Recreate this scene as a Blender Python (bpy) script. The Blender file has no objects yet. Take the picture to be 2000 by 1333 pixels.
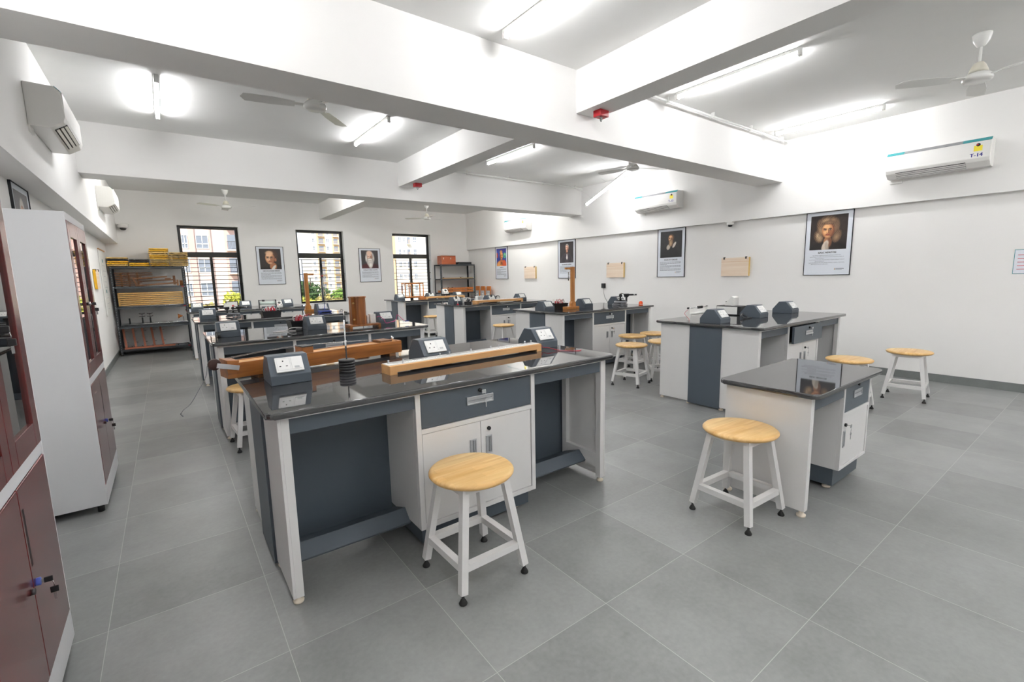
import bpy, bmesh, math, random
import numpy as np
from mathutils import Vector, Matrix
random.seed(7)
PI = math.pi
S = bpy.context.scene
COL = S.collection

# ------------------------------------------------------------------ materials
def lin(h):
    h = h.lstrip('#'); out = []
    for i in (0, 2, 4):
        c = int(h[i:i+2], 16) / 255
        out.append(c/12.92 if c <= .04045 else ((c+.055)/1.055)**2.4)
    return (*out, 1)

def newmat(name):
    m = bpy.data.materials.new(name); m.use_nodes = True
    return m, m.node_tree, m.node_tree.nodes['Principled BSDF']

def plain(name, col, rough=.5, metal=0, var=.05, scale=30, bump=0, coat=0, spec=.5):
    m, nt, b = newmat(name)
    c = lin(col)
    tc = nt.nodes.new('ShaderNodeTexCoord'); n = nt.nodes.new('ShaderNodeTexNoise')
    n.inputs['Scale'].default_value = scale; n.inputs['Detail'].default_value = 4
    nt.links.new(tc.outputs['Object'], n.inputs['Vector'])
    mx = nt.nodes.new('ShaderNodeMix'); mx.data_type = 'RGBA'
    mx.inputs['A'].default_value = (c[0]*(1-var), c[1]*(1-var), c[2]*(1-var), 1)
    mx.inputs['B'].default_value = (min(1, c[0]*(1+var)), min(1, c[1]*(1+var)), min(1, c[2]*(1+var)), 1)
    nt.links.new(n.outputs['Fac'], mx.inputs['Factor'])
    nt.links.new(mx.outputs['Result'], b.inputs['Base Color'])
    b.inputs['Roughness'].default_value = rough; b.inputs['Metallic'].default_value = metal
    b.inputs['Specular IOR Level'].default_value = spec
    if coat: b.inputs['Coat Weight'].default_value = coat; b.inputs['Coat Roughness'].default_value = .1
    if bump:
        bp = nt.nodes.new('ShaderNodeBump'); bp.inputs['Strength'].default_value = bump; bp.inputs['Distance'].default_value = .002
        nt.links.new(n.outputs['Fac'], bp.inputs['Height']); nt.links.new(bp.outputs['Normal'], b.inputs['Normal'])
    return m

def wood(name, c1, c2, axis=0, rough=.45, scale=9, staves=0):
    m, nt, b = newmat(name)
    tc = nt.nodes.new('ShaderNodeTexCoord'); mp = nt.nodes.new('ShaderNodeMapping')
    sc = [scale*3, scale*3, scale*3]; sc[axis] = scale*.25
    mp.inputs['Scale'].default_value = sc
    n = nt.nodes.new('ShaderNodeTexNoise'); n.inputs['Scale'].default_value = 1; n.inputs['Detail'].default_value = 6
    n.inputs['Distortion'].default_value = .6
    nt.links.new(tc.outputs['Object'], mp.inputs['Vector']); nt.links.new(mp.outputs['Vector'], n.inputs['Vector'])
    cr = nt.nodes.new('ShaderNodeValToRGB')
    cr.color_ramp.elements[0].position = .3; cr.color_ramp.elements[0].color = lin(c1)
    cr.color_ramp.elements[1].position = .7; cr.color_ramp.elements[1].color = lin(c2)
    nt.links.new(n.outputs['Fac'], cr.inputs['Fac'])
    out = cr.outputs['Color']
    if staves:
        br = nt.nodes.new('ShaderNodeTexBrick')
        br.inputs['Scale'].default_value = 1; br.inputs['Mortar Size'].default_value = .0004
        br.inputs['Brick Width'].default_value = .16; br.inputs['Row Height'].default_value = .045
        br.inputs['Color1'].default_value = (1, 1, 1, 1); br.inputs['Color2'].default_value = (.74, .70, .64, 1); br.inputs['Mortar'].default_value = (.6, .5, .4, 1)
        nt.links.new(tc.outputs['Object'], br.inputs['Vector'])
        mx = nt.nodes.new('ShaderNodeMix'); mx.data_type = 'RGBA'; mx.blend_type = 'MULTIPLY'; mx.inputs['Factor'].default_value = .6
        nt.links.new(out, mx.inputs['A']); nt.links.new(br.outputs['Color'], mx.inputs['B']); out = mx.outputs['Result']
    nt.links.new(out, b.inputs['Base Color']); b.inputs['Roughness'].default_value = rough
    return m

def emit(name, col, st):
    m, nt, b = newmat(name)
    b.inputs['Base Color'].default_value = (.9, .9, .9, 1)
    b.inputs['Emission Color'].default_value = col; b.inputs['Emission Strength'].default_value = st
    return m

def glass(name, tint=(1, 1, 1), refl=1.0, rough=0.0):
    m = bpy.data.materials.new(name); m.use_nodes = True; nt = m.node_tree; nt.nodes.clear()
    o = nt.nodes.new('ShaderNodeOutputMaterial'); t = nt.nodes.new('ShaderNodeBsdfTransparent'); g = nt.nodes.new('ShaderNodeBsdfGlossy')
    t.inputs['Color'].default_value = (*tint, 1); g.inputs['Roughness'].default_value = rough
    f = nt.nodes.new('ShaderNodeFresnel'); f.inputs['IOR'].default_value = 1.45
    mul = nt.nodes.new('ShaderNodeMath'); mul.operation = 'MULTIPLY'; mul.inputs[1].default_value = refl; mul.use_clamp = True
    mx = nt.nodes.new('ShaderNodeMixShader')
    nt.links.new(f.outputs['Fac'], mul.inputs[0]); nt.links.new(mul.outputs[0], mx.inputs['Fac'])
    nt.links.new(t.outputs[0], mx.inputs[1]); nt.links.new(g.outputs[0], mx.inputs[2]); nt.links.new(mx.outputs[0], o.inputs['Surface'])
    return m

def floor_mat():
    m, nt, b = newmat('grey_stone_tiles')
    L = nt.links.new; N = nt.nodes.new
    geo = N('ShaderNodeNewGeometry'); sep = N('ShaderNodeSeparateXYZ'); L(geo.outputs['Position'], sep.inputs[0])
    def M(op, a, bb=None, clamp=False):
        n = N('ShaderNodeMath'); n.operation = op; n.use_clamp = clamp
        for i, v in enumerate((a, bb)):
            if v is None: continue
            if isinstance(v, (int, float)): n.inputs[i].default_value = v
            else: L(v, n.inputs[i])
        return n.outputs[0]
    s = .5926; g = .0027
    u = M('DIVIDE', M('SUBTRACT', sep.outputs[0], -.3405), s); v = M('DIVIDE', M('SUBTRACT', sep.outputs[1], 1.869), s)
    fu = M('FRACT', u); fv = M('FRACT', v)
    du = M('MINIMUM', fu, M('SUBTRACT', 1.0, fu)); dv = M('MINIMUM', fv, M('SUBTRACT', 1.0, fv))
    d = M('MINIMUM', du, dv)
    grout = M('LESS_THAN', d, g/2/s)
    cmb = N('ShaderNodeCombineXYZ'); L(M('FLOOR', u), cmb.inputs[0]); L(M('FLOOR', v), cmb.inputs[1])
    wn = N('ShaderNodeTexWhiteNoise'); wn.noise_dimensions = '2D'; L(cmb.outputs[0], wn.inputs['Vector'])
    n1 = N('ShaderNodeTexNoise'); n1.inputs['Scale'].default_value = 2.2; n1.inputs['Detail'].default_value = 8; n1.inputs['Roughness'].default_value = .65; L(geo.outputs['Position'], n1.inputs['Vector'])
    n2 = N('ShaderNodeTexNoise'); n2.inputs['Scale'].default_value = 45; n2.inputs['Detail'].default_value = 5; L(geo.outputs['Position'], n2.inputs['Vector'])
    val = M('ADD', M('ADD', M('MULTIPLY', n1.outputs['Fac'], .42), M('MULTIPLY', n2.outputs['Fac'], .16)), M('MULTIPLY', wn.outputs['Value'], .13))
    cr = N('ShaderNodeValToRGB'); cr.color_ramp.elements[0].position = .20; cr.color_ramp.elements[0].color = lin('6f7170')
    cr.color_ramp.elements[1].position = .50; cr.color_ramp.elements[1].color = lin('949695'); L(val, cr.inputs['Fac'])
    mx = N('ShaderNodeMix'); mx.data_type = 'RGBA'; L(grout, mx.inputs['Factor']); L(cr.outputs['Color'], mx.inputs['A'])
    mx.inputs['B'].default_value = lin('a9aaa7'); L(mx.outputs['Result'], b.inputs['Base Color'])
    L(M('ADD', M('MULTIPLY', n2.outputs['Fac'], .2), .26), b.inputs['Roughness'])
    b.inputs['Specular IOR Level'].default_value = .42
    bp = N('ShaderNodeBump'); bp.inputs['Strength'].default_value = .08; bp.inputs['Distance'].default_value = .002
    L(M('SUBTRACT', n2.outputs['Fac'], M('MULTIPLY', grout, .8)), bp.inputs['Height']); L(bp.outputs['Normal'], b.inputs['Normal'])
    return m

def granite_mat():
    m, nt, b = newmat('black_granite')
    tc = nt.nodes.new('ShaderNodeTexCoord'); v = nt.nodes.new('ShaderNodeTexVoronoi'); v.inputs['Scale'].default_value = 700
    nt.links.new(tc.outputs['Object'], v.inputs['Vector'])
    cr = nt.nodes.new('ShaderNodeValToRGB'); cr.color_ramp.elements[0].position = .05; cr.color_ramp.elements[0].color = lin('6e6e6f')
    cr.color_ramp.elements[1].position = .3; cr.color_ramp.elements[1].color = lin('333436')
    nt.links.new(v.outputs['Distance'], cr.inputs['Fac']); nt.links.new(cr.outputs['Color'], b.inputs['Base Color'])
    b.inputs['Roughness'].default_value = .03; b.inputs['IOR'].default_value = 1.98
    return m

M = {}
M['wall'] = plain('white_wall_paint', 'ebeae8', .75, var=.015, scale=3, bump=.05)
M['ceil'] = plain('white_ceiling_paint', 'ececea', .85, var=.02, scale=4)
M['floor'] = floor_mat(); M['granite'] = granite_mat()
M['skirt'] = plain('grey_skirting_tile', '6f7372', .4, var=.15, scale=8)
M['white'] = plain('white_powder_coat', 'dedddc', .38, var=.01)
M['slate'] = plain('slate_powder_coat', '4b545d', .42, var=.02, scale=200)
M['alu'] = plain('brushed_aluminium', 'c8cacd', .35, .8, var=.05, scale=60)
M['chrome'] = plain('chrome_steel', 'd5d6d8', .12, 1, var=.02)
M['black'] = plain('black_plastic', '18191b', .4)
M['rubber'] = plain('black_rubber', '121212', .6)
M['cream'] = plain('cream_nylon', 'e2d6c4', .5)
M['seat'] = wood('rubberwood_seat', 'dcab66', 'f4d294', 0, .35, 9, staves=1)
M['pine'] = wood('pale_pine', 'c8925a', 'e2b076', 0, .5, 7)
M['pinewhite'] = wood('pale_bare_board', 'e6cfb6', 'f2e2d0', 0, .6, 5)
M['teak'] = wood('varnished_teak', '754520', 'a86a32', 0, .3, 10)
M['teakz'] = wood('varnished_teak_upright', '6b3b18', 'a9672f', 2, .3, 8)
M['orangewood'] = wood('orange_wood', 'b0622a', 'd08544', 2, .4, 8)
M['stand'] = wood('honey_wood', 'a4662a', 'c98b45', 2, .4, 8)
M['brown'] = wood('brown_wood', '5d3a1d', '86572d', 0, .55, 10)
M['tan'] = wood('tan_wood', 'b88d4c', 'd1a864', 0, .5, 8)
M['salmon'] = plain('salmon_paint', 'bd7358', .5, var=.08)
M['yellow'] = plain('yellow_board_edge', 'e8b21c', .5, var=.06)
M['mango'] = plain('pale_yellow_edge', 'd9b56a', .55, var=.06)
M['plate'] = plain('white_switch_plate', 'f2f2f0', .25, var=.005)
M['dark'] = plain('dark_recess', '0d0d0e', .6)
M['greyplate'] = plain('grey_rocker', 'b9bbbd', .4)
M['steel'] = plain('dark_slotted_steel', '2c3034', .5, var=.1)
M['rackshelf'] = plain('grey_shelf_steel', '3e4348', .45, var=.08)
M['maroon'] = plain('maroon_enamel', '5c2423', .22, var=.06, coat=.3)
M['cupwhite'] = plain('white_enamel', 'd8d9db', .35, var=.01)
M['frame'] = plain('black_window_frame', '141210', .35)
M['bar'] = plain('black_grille_bar', '1e1a19', .5)
M['glass'] = glass('window_glass', (.97, .98, .98), .55)
M['cupglass'] = glass('cabinet_glass', (.72, .75, .75), 1.6)
M['film'] = glass('clear_film', (.93, .92, .88), 1.6, .12)
M['acwhite'] = plain('white_gloss_plastic', 'ecebe8', .25, var=.005)
M['teal'] = plain('teal_strip', '2f8f94', .3)
M['acgrey'] = plain('grey_strip', '8e9092', .3)
M['lemon'] = plain('yellow_sticker', 'f0df3c', .5)
M['navy'] = plain('navy_ink', '1c1a8a', .5)
M['red'] = plain('red_plastic', 'b01c26', .35)
M['redwire'] = plain('red_wire', 'c8203a', .4)
M['pinkwire'] = plain('magenta_wire', 'd0307e', .4)
M['whitewire'] = plain('white_wire', 'e6e3e0', .4)
M['blue'] = plain('blue_enamel', '3b4fa0', .4)
M['orange'] = plain('orange_plastic', 'f0561a', .35)
M['pulley'] = plain('dark_brown_bakelite', '3a221d', .4)
M['castgrey'] = plain('grey_cast_metal', '8e9195', .4, .4)
M['fanwhite'] = plain('fan_white_enamel', 'e9e9e6', .25, var=.005)
M['fancream'] = plain('fan_cream_enamel', 'dedacb', .3)
M['brass'] = plain('brass', 'c9a86a', .3, .9)
M['paper'] = plain('poster_paper', 'dfe4ec', .45, var=.004)
M['papertext'] = plain('printed_text_grey', '50555e', .6)
M['ink'] = plain('printed_text_black', '1b1d22', .6)
M['cardwhite'] = plain('white_card', 'e8e8e4', .6)
M['mint'] = plain('pale_mint_tube', 'cfdcd6', .25)
M['tubebright'] = emit('bright_lit_tube', (1, .985, .96, 1), 85)
M['tube'] = emit('lit_tube', (.99, .985, 1, 1), 36)
M['boxwood'] = wood('reddish_box_wood', '9c4a24', 'b8623a', 0, .4, 6)
M['p_logo'] = plain('print_logo', 'c99a66', .5)

# ------------------------------------------------------------------ mesh builder
class MB:
    def __init__(s): s.bm = bmesh.new(); s.mats = []
    def mi(s, m):
        if m not in s.mats: s.mats.append(m)
        return s.mats.index(m)
    def add(s, tmp, m, mat=None, smooth=False):
        if mat is not None: bmesh.ops.transform(tmp, matrix=mat, verts=tmp.verts)
        i = s.mi(m); vm = {}
        for v in tmp.verts: vm[v] = s.bm.verts.new(v.co)
        for f in tmp.faces:
            try: nf = s.bm.faces.new([vm[v] for v in f.verts])
            except ValueError: continue
            nf.material_index = i; nf.smooth = smooth or f.smooth
        tmp.free(); return s
    def box(s, m, x0, x1, y0, y1, z0, z1, bev=0, seg=2, mat=None):
        t = bmesh.new(); bmesh.ops.create_cube(t, size=1)
        bmesh.ops.transform(t, matrix=Matrix.Translation(((x0+x1)/2, (y0+y1)/2, (z0+z1)/2)) @ Matrix.Diagonal((abs(x1-x0), abs(y1-y0), abs(z1-z0), 1)), verts=t.verts)
        if bev: bmesh.ops.bevel(t, geom=t.edges[:], offset=bev, segments=seg, affect='EDGES', profile=.5)
        return s.add(t, m, mat)
    def cyl(s, m, c, r, h, seg=20, r2=None, axis='z', bev=0, mat=None):
        t = bmesh.new(); bmesh.ops.create_cone(t, cap_ends=True, segments=seg, radius1=r, radius2=r if r2 is None else r2, depth=h)
        for f in t.faces: f.smooth = len(f.verts) == 4
        if bev:
            es = [e for e in t.edges if any(len(f.verts) > 4 for f in e.link_faces)]
            bmesh.ops.bevel(t, geom=es, offset=bev, segments=3, affect='EDGES', profile=.5)
            for f in t.faces: f.smooth = True
        R = Matrix.Identity(4) if axis == 'z' else (Matrix.Rotation(PI/2, 4, 'Y') if axis == 'x' else Matrix.Rotation(PI/2, 4, 'X'))
        mm = Matrix.Translation(c) @ R
        return s.add(t, m, mat @ mm if mat is not None else mm)
    def prism(s, m, poly, a0, a1, axis='x', bev=0, mat=None):
        """polygon in the plane across axis (x: (y,z); y: (x,z); z: (x,y)) extruded a0..a1"""
        t = bmesh.new()
        P = lambda a, p: (a, p[0], p[1]) if axis == 'x' else ((p[0], a, p[1]) if axis == 'y' else (p[0], p[1], a))
        A = [t.verts.new(P(a0, p)) for p in poly]; B = [t.verts.new(P(a1, p)) for p in poly]
        t.faces.new(A); t.faces.new(B[::-1])
        for i in range(len(poly)):
            j = (i+1) % len(poly); t.faces.new([A[i], B[i], B[j], A[j]])
        bmesh.ops.recalc_face_normals(t, faces=t.faces)
        if bev: bmesh.ops.bevel(t, geom=t.edges[:], offset=bev, segments=2, affect='EDGES', profile=.5)
        return s.add(t, m, mat)
    def tube(s, m, pts, r, seg=8, r2=None):
        pts = [Vector(p) for p in pts]; t = bmesh.new(); rings = []; n = len(pts)
        for i, p in enumerate(pts):
            d = (pts[min(i+1, n-1)] - pts[max(i-1, 0)]).normalized()
            a = Vector((0, 0, 1)) if abs(d.z) < .9 else Vector((1, 0, 0))
            u = d.cross(a).normalized(); w = d.cross(u); rr = r if r2 is None else r + (r2-r)*i/(n-1)
            rings.append([t.verts.new(p + rr*(u*math.cos(2*PI*k/seg) + w*math.sin(2*PI*k/seg))) for k in range(seg)])
        for a, b in zip(rings, rings[1:]):
            for k in range(seg):
                f = t.faces.new([a[k], a[(k+1) % seg], b[(k+1) % seg], b[k]]); f.smooth = True
        t.faces.new(rings[0][::-1]); t.faces.new(rings[-1])
        bmesh.ops.recalc_face_normals(t, faces=t.faces)
        return s.add(t, m)
    def bar(s, m, p, q, w, h=None):
        """square bar from p to q"""
        p, q = Vector(p), Vector(q); d = q-p; L = d.length
        h = h or w
        t = bmesh.new(); bmesh.ops.create_cube(t, size=1)
        z = d.normalized(); a = Vector((0, 1, 0)) if abs(z.y) < .9 else Vector((1, 0, 0))
        x = a.cross(z).normalized(); y = z.cross(x)
        R = Matrix((x, y, z)).transposed().to_4x4()
        return s.add(t, m, Matrix.Translation((p+q)/2) @ R @ Matrix.Diagonal((w, h, L, 1)))
    def lathe(s, m, prof, seg=28, c=(0, 0, 0), mat=None):
        t = bmesh.new(); rings = []
        for r, z in prof:
            rings.append([t.verts.new((c[0]+max(r, 1e-5)*math.cos(2*PI*k/seg), c[1]+max(r, 1e-5)*math.sin(2*PI*k/seg), c[2]+z)) for k in range(seg)])
        for a, b in zip(rings, rings[1:]):
            for k in range(seg):
                f = t.faces.new([a[k], a[(k+1) % seg], b[(k+1) % seg], b[k]]); f.smooth = True
        t.faces.new(rings[0][::-1]); t.faces.new(rings[-1])
        bmesh.ops.remove_doubles(t, verts=t.verts, dist=2e-5)
        bmesh.ops.recalc_face_normals(t, faces=t.faces)
        return s.add(t, m, mat)
    def poly(s, m, pts):
        t = bmesh.new(); t.faces.new([t.verts.new(p) for p in pts]); return s.add(t, m)
    def build(s, name, parent=None, label=None):
        me = bpy.data.meshes.new(name); s.bm.to_mesh(me); s.bm.free()
        for m in s.mats: me.materials.append(m)
        o = bpy.data.objects.new(name, me); COL.objects.link(o)
        if parent is not None: o.parent = parent
        if label: o['label'] = label
        return o

def tag(o, label=None, cat=None, group=None, kind=None):
    for k, v in (('label', label), ('category', cat), ('group', group), ('kind', kind)):
        if v: o[k] = v
    return o
def thing(name, label, cat, loc=(0, 0, 0), rz=0, group=None):
    o = bpy.data.objects.new(name, None); COL.objects.link(o); o.empty_display_size = .05
    o.location = loc; o.rotation_euler = (0, 0, rz)
    return tag(o, label, cat, group)
def dup(root, loc, rz=0, label=None, group=None, keep=None):
    r = root.copy(); COL.objects.link(r); r.location = loc; r.rotation_euler = (0, 0, rz)
    if label: r['label'] = label
    if group: r['group'] = group
    for ch in list(root.children):
        if keep and not keep(ch): continue
        c = ch.copy(); COL.objects.link(c); c.parent = r
        for g in ch.children:
            if keep and not keep(g): continue
            d = g.copy(); COL.objects.link(d); d.parent = c
    return r
def struct(name, mb, label, cat=None):
    return tag(mb.build(name), label, cat or name.split('_')[0], None, 'structure')
def text_bm(s, size, width=None):
    cu = bpy.data.curves.new('t', 'FONT'); cu.body = s; cu.size = size; cu.align_x = 'CENTER'; cu.resolution_u = 2
    o = bpy.data.objects.new('t', cu); COL.objects.link(o)
    bpy.context.view_layer.update()
    me = bpy.data.meshes.new_from_object(o.evaluated_get(bpy.context.evaluated_depsgraph_get()))
    t = bmesh.new(); t.from_mesh(me)
    if width and t.verts:
        xs = [v.co.x for v in t.verts]; w = max(xs)-min(xs)
        if w > 0: bmesh.ops.scale(t, vec=(width/w, 1, 1), verts=t.verts)
    bpy.data.objects.remove(o); bpy.data.curves.remove(cu); bpy.data.meshes.remove(me)
    return t
XZ = Matrix.Rotation(PI/2, 4, 'X')   # text in XZ plane, facing -Y
def put_text(mb, m, s, size, x, y, z, width=None, bold=0):
    for dx in ((0,) if not bold else (-bold, 0, bold)):
        mb.add(text_bm(s, size, width), m, Matrix.Translation((x+dx, y-abs(dx)*.01, z)) @ XZ)

# ------------------------------------------------------------------ camera
cam_d = bpy.data.cameras.new('camera'); cam = bpy.data.objects.new('camera', cam_d); COL.objects.link(cam); S.camera = cam
yw, pt, rl = .63748, .14036, .02116
F = Vector((math.sin(yw)*math.cos(pt), math.cos(yw)*math.cos(pt), -math.sin(pt)))
Rr = Vector((math.cos(yw), -math.sin(yw), 0)); D = F.cross(Rr)
rx = math.cos(rl)*Rr + math.sin(rl)*D; dn = -math.sin(rl)*Rr + math.cos(rl)*D
mw = Matrix((rx, -dn, -F)).transposed().to_4x4(); mw.translation = (0, 0, 1.46)
cam.matrix_world = mw
cam_d.sensor_width = 36; cam_d.lens = 902.91/2000*36; cam_d.clip_start = .02; cam_d.clip_end = 2000

# ------------------------------------------------------------------ room shell
XL, XR, YB, YF, H = -.905, 7.80, 12.72, -3.2, 3.39
struct('floor', MB().box(M['floor'], XL-.25, XR+.25, YF-.25, YB+.25, -.15, 0), 'grey stone tiled floor with pale grout lines')
struct('ceiling', MB().box(M['ceil'], XL-.25, XR+.25, YF-.25, YB+.25, H, H+.2), 'flat white painted ceiling slab')
struct('wall_left', MB().box(M['wall'], XL-.25, XL, YF-.25, YB+.25, 0, H), 'white wall behind the tall maroon cabinets')
struct('wall_right', MB().box(M['wall'], XR, XR+.25, YF-.25, YB+.25, 0, H), 'long white wall with framed posters')
struct('wall_front', MB().box(M['wall'], XL, XR, YF-.25, YF, 0, H), 'white wall at the near end of the room')
WIN = [(.33, 1.50), (2.75, 3.92), (5.28, 6.47)]; WZ0, WZ1 = .86, 2.72
w = MB(); prev = XL
for a, b in WIN:
    w.box(M['wall'], prev, a, YB, YB+.25, 0, H); prev = b
    w.box(M['wall'], a, b, YB, YB+.25, 0, WZ0); w.box(M['wall'], a, b, YB, YB+.25, WZ1, H)
w.box(M['wall'], prev, XR, YB, YB+.25, 0, H)
struct('wall_back', w, 'white wall with three black framed windows')
BZ = 2.285
def beam(mb, label): return struct('ceiling_beam', mb, label, 'beam')
beam(MB().box(M['wall'], XL, -.70, YF, YB, BZ, H), 'deep white beam along the top of the cabinet wall')
beam(MB().box(M['wall'], 7.72, XR, YF, YB, BZ, H), 'deep white beam along the top of the poster wall')
beam(MB().box(M['wall'], -.70, 7.72, 3.40, 3.80, 2.79, H), 'wide white cross beam nearest the camera')
beam(MB().box(M['wall'], -.70, 7.72, 7.68, 8.08, 2.79, H), 'second white cross beam, nearer the windows')
for y0, y1, lb in ((YF, 3.40, 'shallow lengthwise white beam meeting the near side of the first cross beam'), (3.80, 7.68, 'shallow lengthwise white beam between the two cross beams'), (8.08, YB, 'shallow lengthwise white beam from the second cross beam to the window wall')):
    beam(MB().box(M['wall'], 3.35, 3.62, y0, y1, 3.0, H), lb)
struct('baseboard_left', MB().box(M['skirt'], XL, XL+.012, YF, YB, 0, .10), 'grey tile skirting along the cabinet wall', 'baseboard')
struct('baseboard_right', MB().box(M['skirt'], XR-.012, XR, YF, YB, 0, .10), 'grey tile skirting below the poster wall', 'baseboard')
struct('baseboard_back', MB().box(M['skirt'], XL+.012, XR-.012, YB-.012, YB, 0, .10), 'grey tile skirting below the windows', 'baseboard')

wl = ['black framed window beside the yellow drawing boards', 'black framed window between the two portrait posters', 'black framed window nearest the wooden box on the grey rack']
for i, (a, b) in enumerate(WIN):
    t = thing('window_%d' % (i+1), wl[i], 'window', (a, YB, WZ0)); t['kind'] = 'structure'
    W = b-a; Hh = WZ1-WZ0; y0, y1 = .14, .20; f = MB()
    for x0, x1, z0, z1 in ((0, .06, 0, Hh), (W-.06, W, 0, Hh), (.06, W-.06, 0, .05), (.06, W-.06, Hh-.06, Hh), (.06, W-.06, 1.165, 1.285), (W/2-.028, W/2+.028, .05, 1.165)):
        f.box(M['frame'], x0, x1, y0, y1, z0, z1, .004)
    f.build('window_frame', t)
    for x0, x1, z0, z1 in ((.05, W-.05, 1.27, Hh-.05), (.05, W/2-.024, .05, 1.17), (W/2+.024, W-.05, .05, 1.17)):
        MB().box(M['glass'], x0, x1, .166, .172, z0, z1).build('pane', t)
    g = MB()
    for k in range(12):
        z = .09 + k*.0935; x0, x1 = (.002, W-.002) if k in (0, 5, 7, 11) else (.10, W-.09)
        g.cyl(M['bar'], ((x0+x1)/2, .07, z), .0065, x1-x0, 8, axis='x')
    for x in (.10, W-.09): g.box(M['bar'], x-.008, x+.008, .064, .076, .09, .09+11*.0935)
    g.build('grille', t)

# ------------------------------------------------------------------ tube lights
def tube_light(c, label, first=[None]):
    if first[0] is None:
        t = thing('ceiling_tube_light', label, 'tube light', c, 0, 'ceiling tube lights')
        MB().box(M['fanwhite'], -.022, .022, -.61, .61, -.03, 0, .003).build('batten', t)
        MB().cyl(M['tube'], (0, 0, -.052), .015, 1.19, 12, axis='y').build('tube', t)
        for s in (-1, 1): MB().box(M['fanwhite'], -.02, .02, s*.61-.014, s*.61+.014, -.07, 0, .003).build('end_cap', t)
        first[0] = t; return t
    return dup(first[0], c, 0, label)
lamps = [((.125, 6.28, H), 'tube light on the ceiling by the cabinet wall, between the cross beams'),
         ((2.36, 6.2, H), 'tube light just off the lengthwise beam, on its cabinet side between the cross beams'),
         ((4.58, 6.15, H), 'tube light just past the lengthwise beam, beside the ceiling pipe between the cross beams'),
         ((2.36, 2.58, H), 'tube light at the top edge, above the sonometer bench'),
         ((4.67, 2.58, H), 'tube light beside the near lengthwise beam, with the ceiling pipe at its end'),
         ((7.06, 2.62, H), 'tube light nearest the T-14 air conditioner'),
         ((.125, 2.58, H), 'tube light above the maroon cabinets, out of frame'),  # unseen lamp added to help light the room
         ((.4, .2-2.2, H), 'tube light behind the camera in the last row by the cabinet wall'), ((2.6, -2.2, H), 'tube light behind the camera in the last row, second from cabinet wall'), ((4.8, -2.2, H), 'tube light behind the camera in the last row, third from cabinet wall'), ((7.0, -2.2, H), 'tube light behind the camera in the last row by the poster wall'),  # two unseen rows added behind the camera to brighten the bench fronts
         ((.4, -.6, H), 'tube light behind the camera over the cabinet side'), ((2.6, -.6, H), 'tube light behind the camera, second from cabinets'),
         ((4.8, -.6, H), 'tube light behind the camera, third from cabinets'), ((7.0, -.6, H), 'tube light behind the camera on poster side'),
         ((.2, 9.6, H), 'tube light hidden by the second cross beam, nearest the cabinet wall'), ((2.5, 9.6, H), 'tube light hidden by the second cross beam, second from the cabinet wall'), ((4.8, 9.6, H), 'tube light hidden by the second cross beam, third from the cabinet wall'), ((7.0, 9.6, H), 'tube light hidden by the second cross beam, nearest the poster wall')]
for c, lb in lamps:
    t = tube_light(c, lb)
    if c[1] == 9.6:                                   # unseen last-bay tubes, added and made brighter to lift the back wall
        for ch in t.children:
            if ch.name.startswith('tube'): ch.data = ch.data.copy(); ch.data.materials[0] = M['tubebright']
hang = tube_light((0, 0, 0), 'tube light hanging tilted with one end dropped, above the T-13 air conditioner')
A, B = Vector((6.95, 5.62, 3.385)), Vector((6.9, 6.78, 2.86)); d = (B-A).normalized()
hx = d.cross(Vector((0, 0, 1))).normalized(); hz = hx.cross(d)
hang.matrix_world = Matrix.Translation((A+B)/2) @ Matrix((hx, d, hz)).transposed().to_4x4()
wires = MB()
for k in (.45, .85):
    p = A.lerp(B, k); wires.tube(M['whitewire'], [(0, (k-.5)*1.27, 0), (0, (k-.5)*1.27+.04, (H-p.z)*.2), (0, (k-.5)*1.27+.35*(k), (H-p.z)*.93)], .002, 5)
wires.build('hanger_wire', hang)

# ------------------------------------------------------------------ ceiling fans
def make_fan(label, loc, rz):
    t = thing('ceiling_fan', label, 'fan', loc, rz, 'white ceiling fans')
    MB().lathe(M['fanwhite'], [(.0, 0), (.062, 0), (.064, -.012), (.052, -.06), (.03, -.095), (.014, -.105), (.0, -.105)]).build('canopy', t)
    MB().cyl(M['fanwhite'], (0, 0, -.17), .011, .16, 14).build('down_rod', t)
    MB().lathe(M['fancream'], [(.0, -.225), (.03, -.228), (.045, -.25), (.06, -.285), (.066, -.305), (0, -.305)]).build('lower_canopy', t)
    MB().lathe(M['fanwhite'], [(0, -.312), (.07, -.312), (.085, -.325), (.098, -.345), (.1, -.36), (.092, -.375), (.075, -.382), (.0, -.384)]).build('motor', t)
    for k in range(3):
        a = 2*PI*k/3; R = Matrix.Rotation(a, 4, 'Z') @ Matrix.Rotation(math.radians(9), 4, 'X')
        b = MB(); z = -.345
        P = [(.17, -.055), (.35, -.068), (.57, -.062), (.60, 0), (.57, .062), (.35, .064), (.17, .045)]
        b.prism(M['fanwhite'], P, -.0015, .0015, 'z', mat=Matrix.Translation((0, 0, z)) @ R)
        b.box(M['fanwhite'], .085, .20, -.018, .018, -.003, .003, mat=Matrix.Translation((0, 0, z)) @ R)
        b.build('blade', t)
    return t
fan0 = make_fan('white ceiling fan nearest the camera, near the T-14 air conditioner', (5.71, .985, H), math.radians(10))
dup(fan0, (1.21, 11.75, H), math.radians(-32), 'white ceiling fan in front of the window beside the yellow boards')
dup(fan0, (5.83, 11.6, H), math.radians(20), 'white ceiling fan in front of the window nearest the poster wall')
dup(fan0, (1.27, 4.68, H), math.radians(50), 'white ceiling fan half hidden behind the near cross beam, between two tube lights')
dup(fan0, (5.86, 4.75, H), math.radians(100), 'white ceiling fan at the upper end of the tilted hanging tube light')

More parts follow.
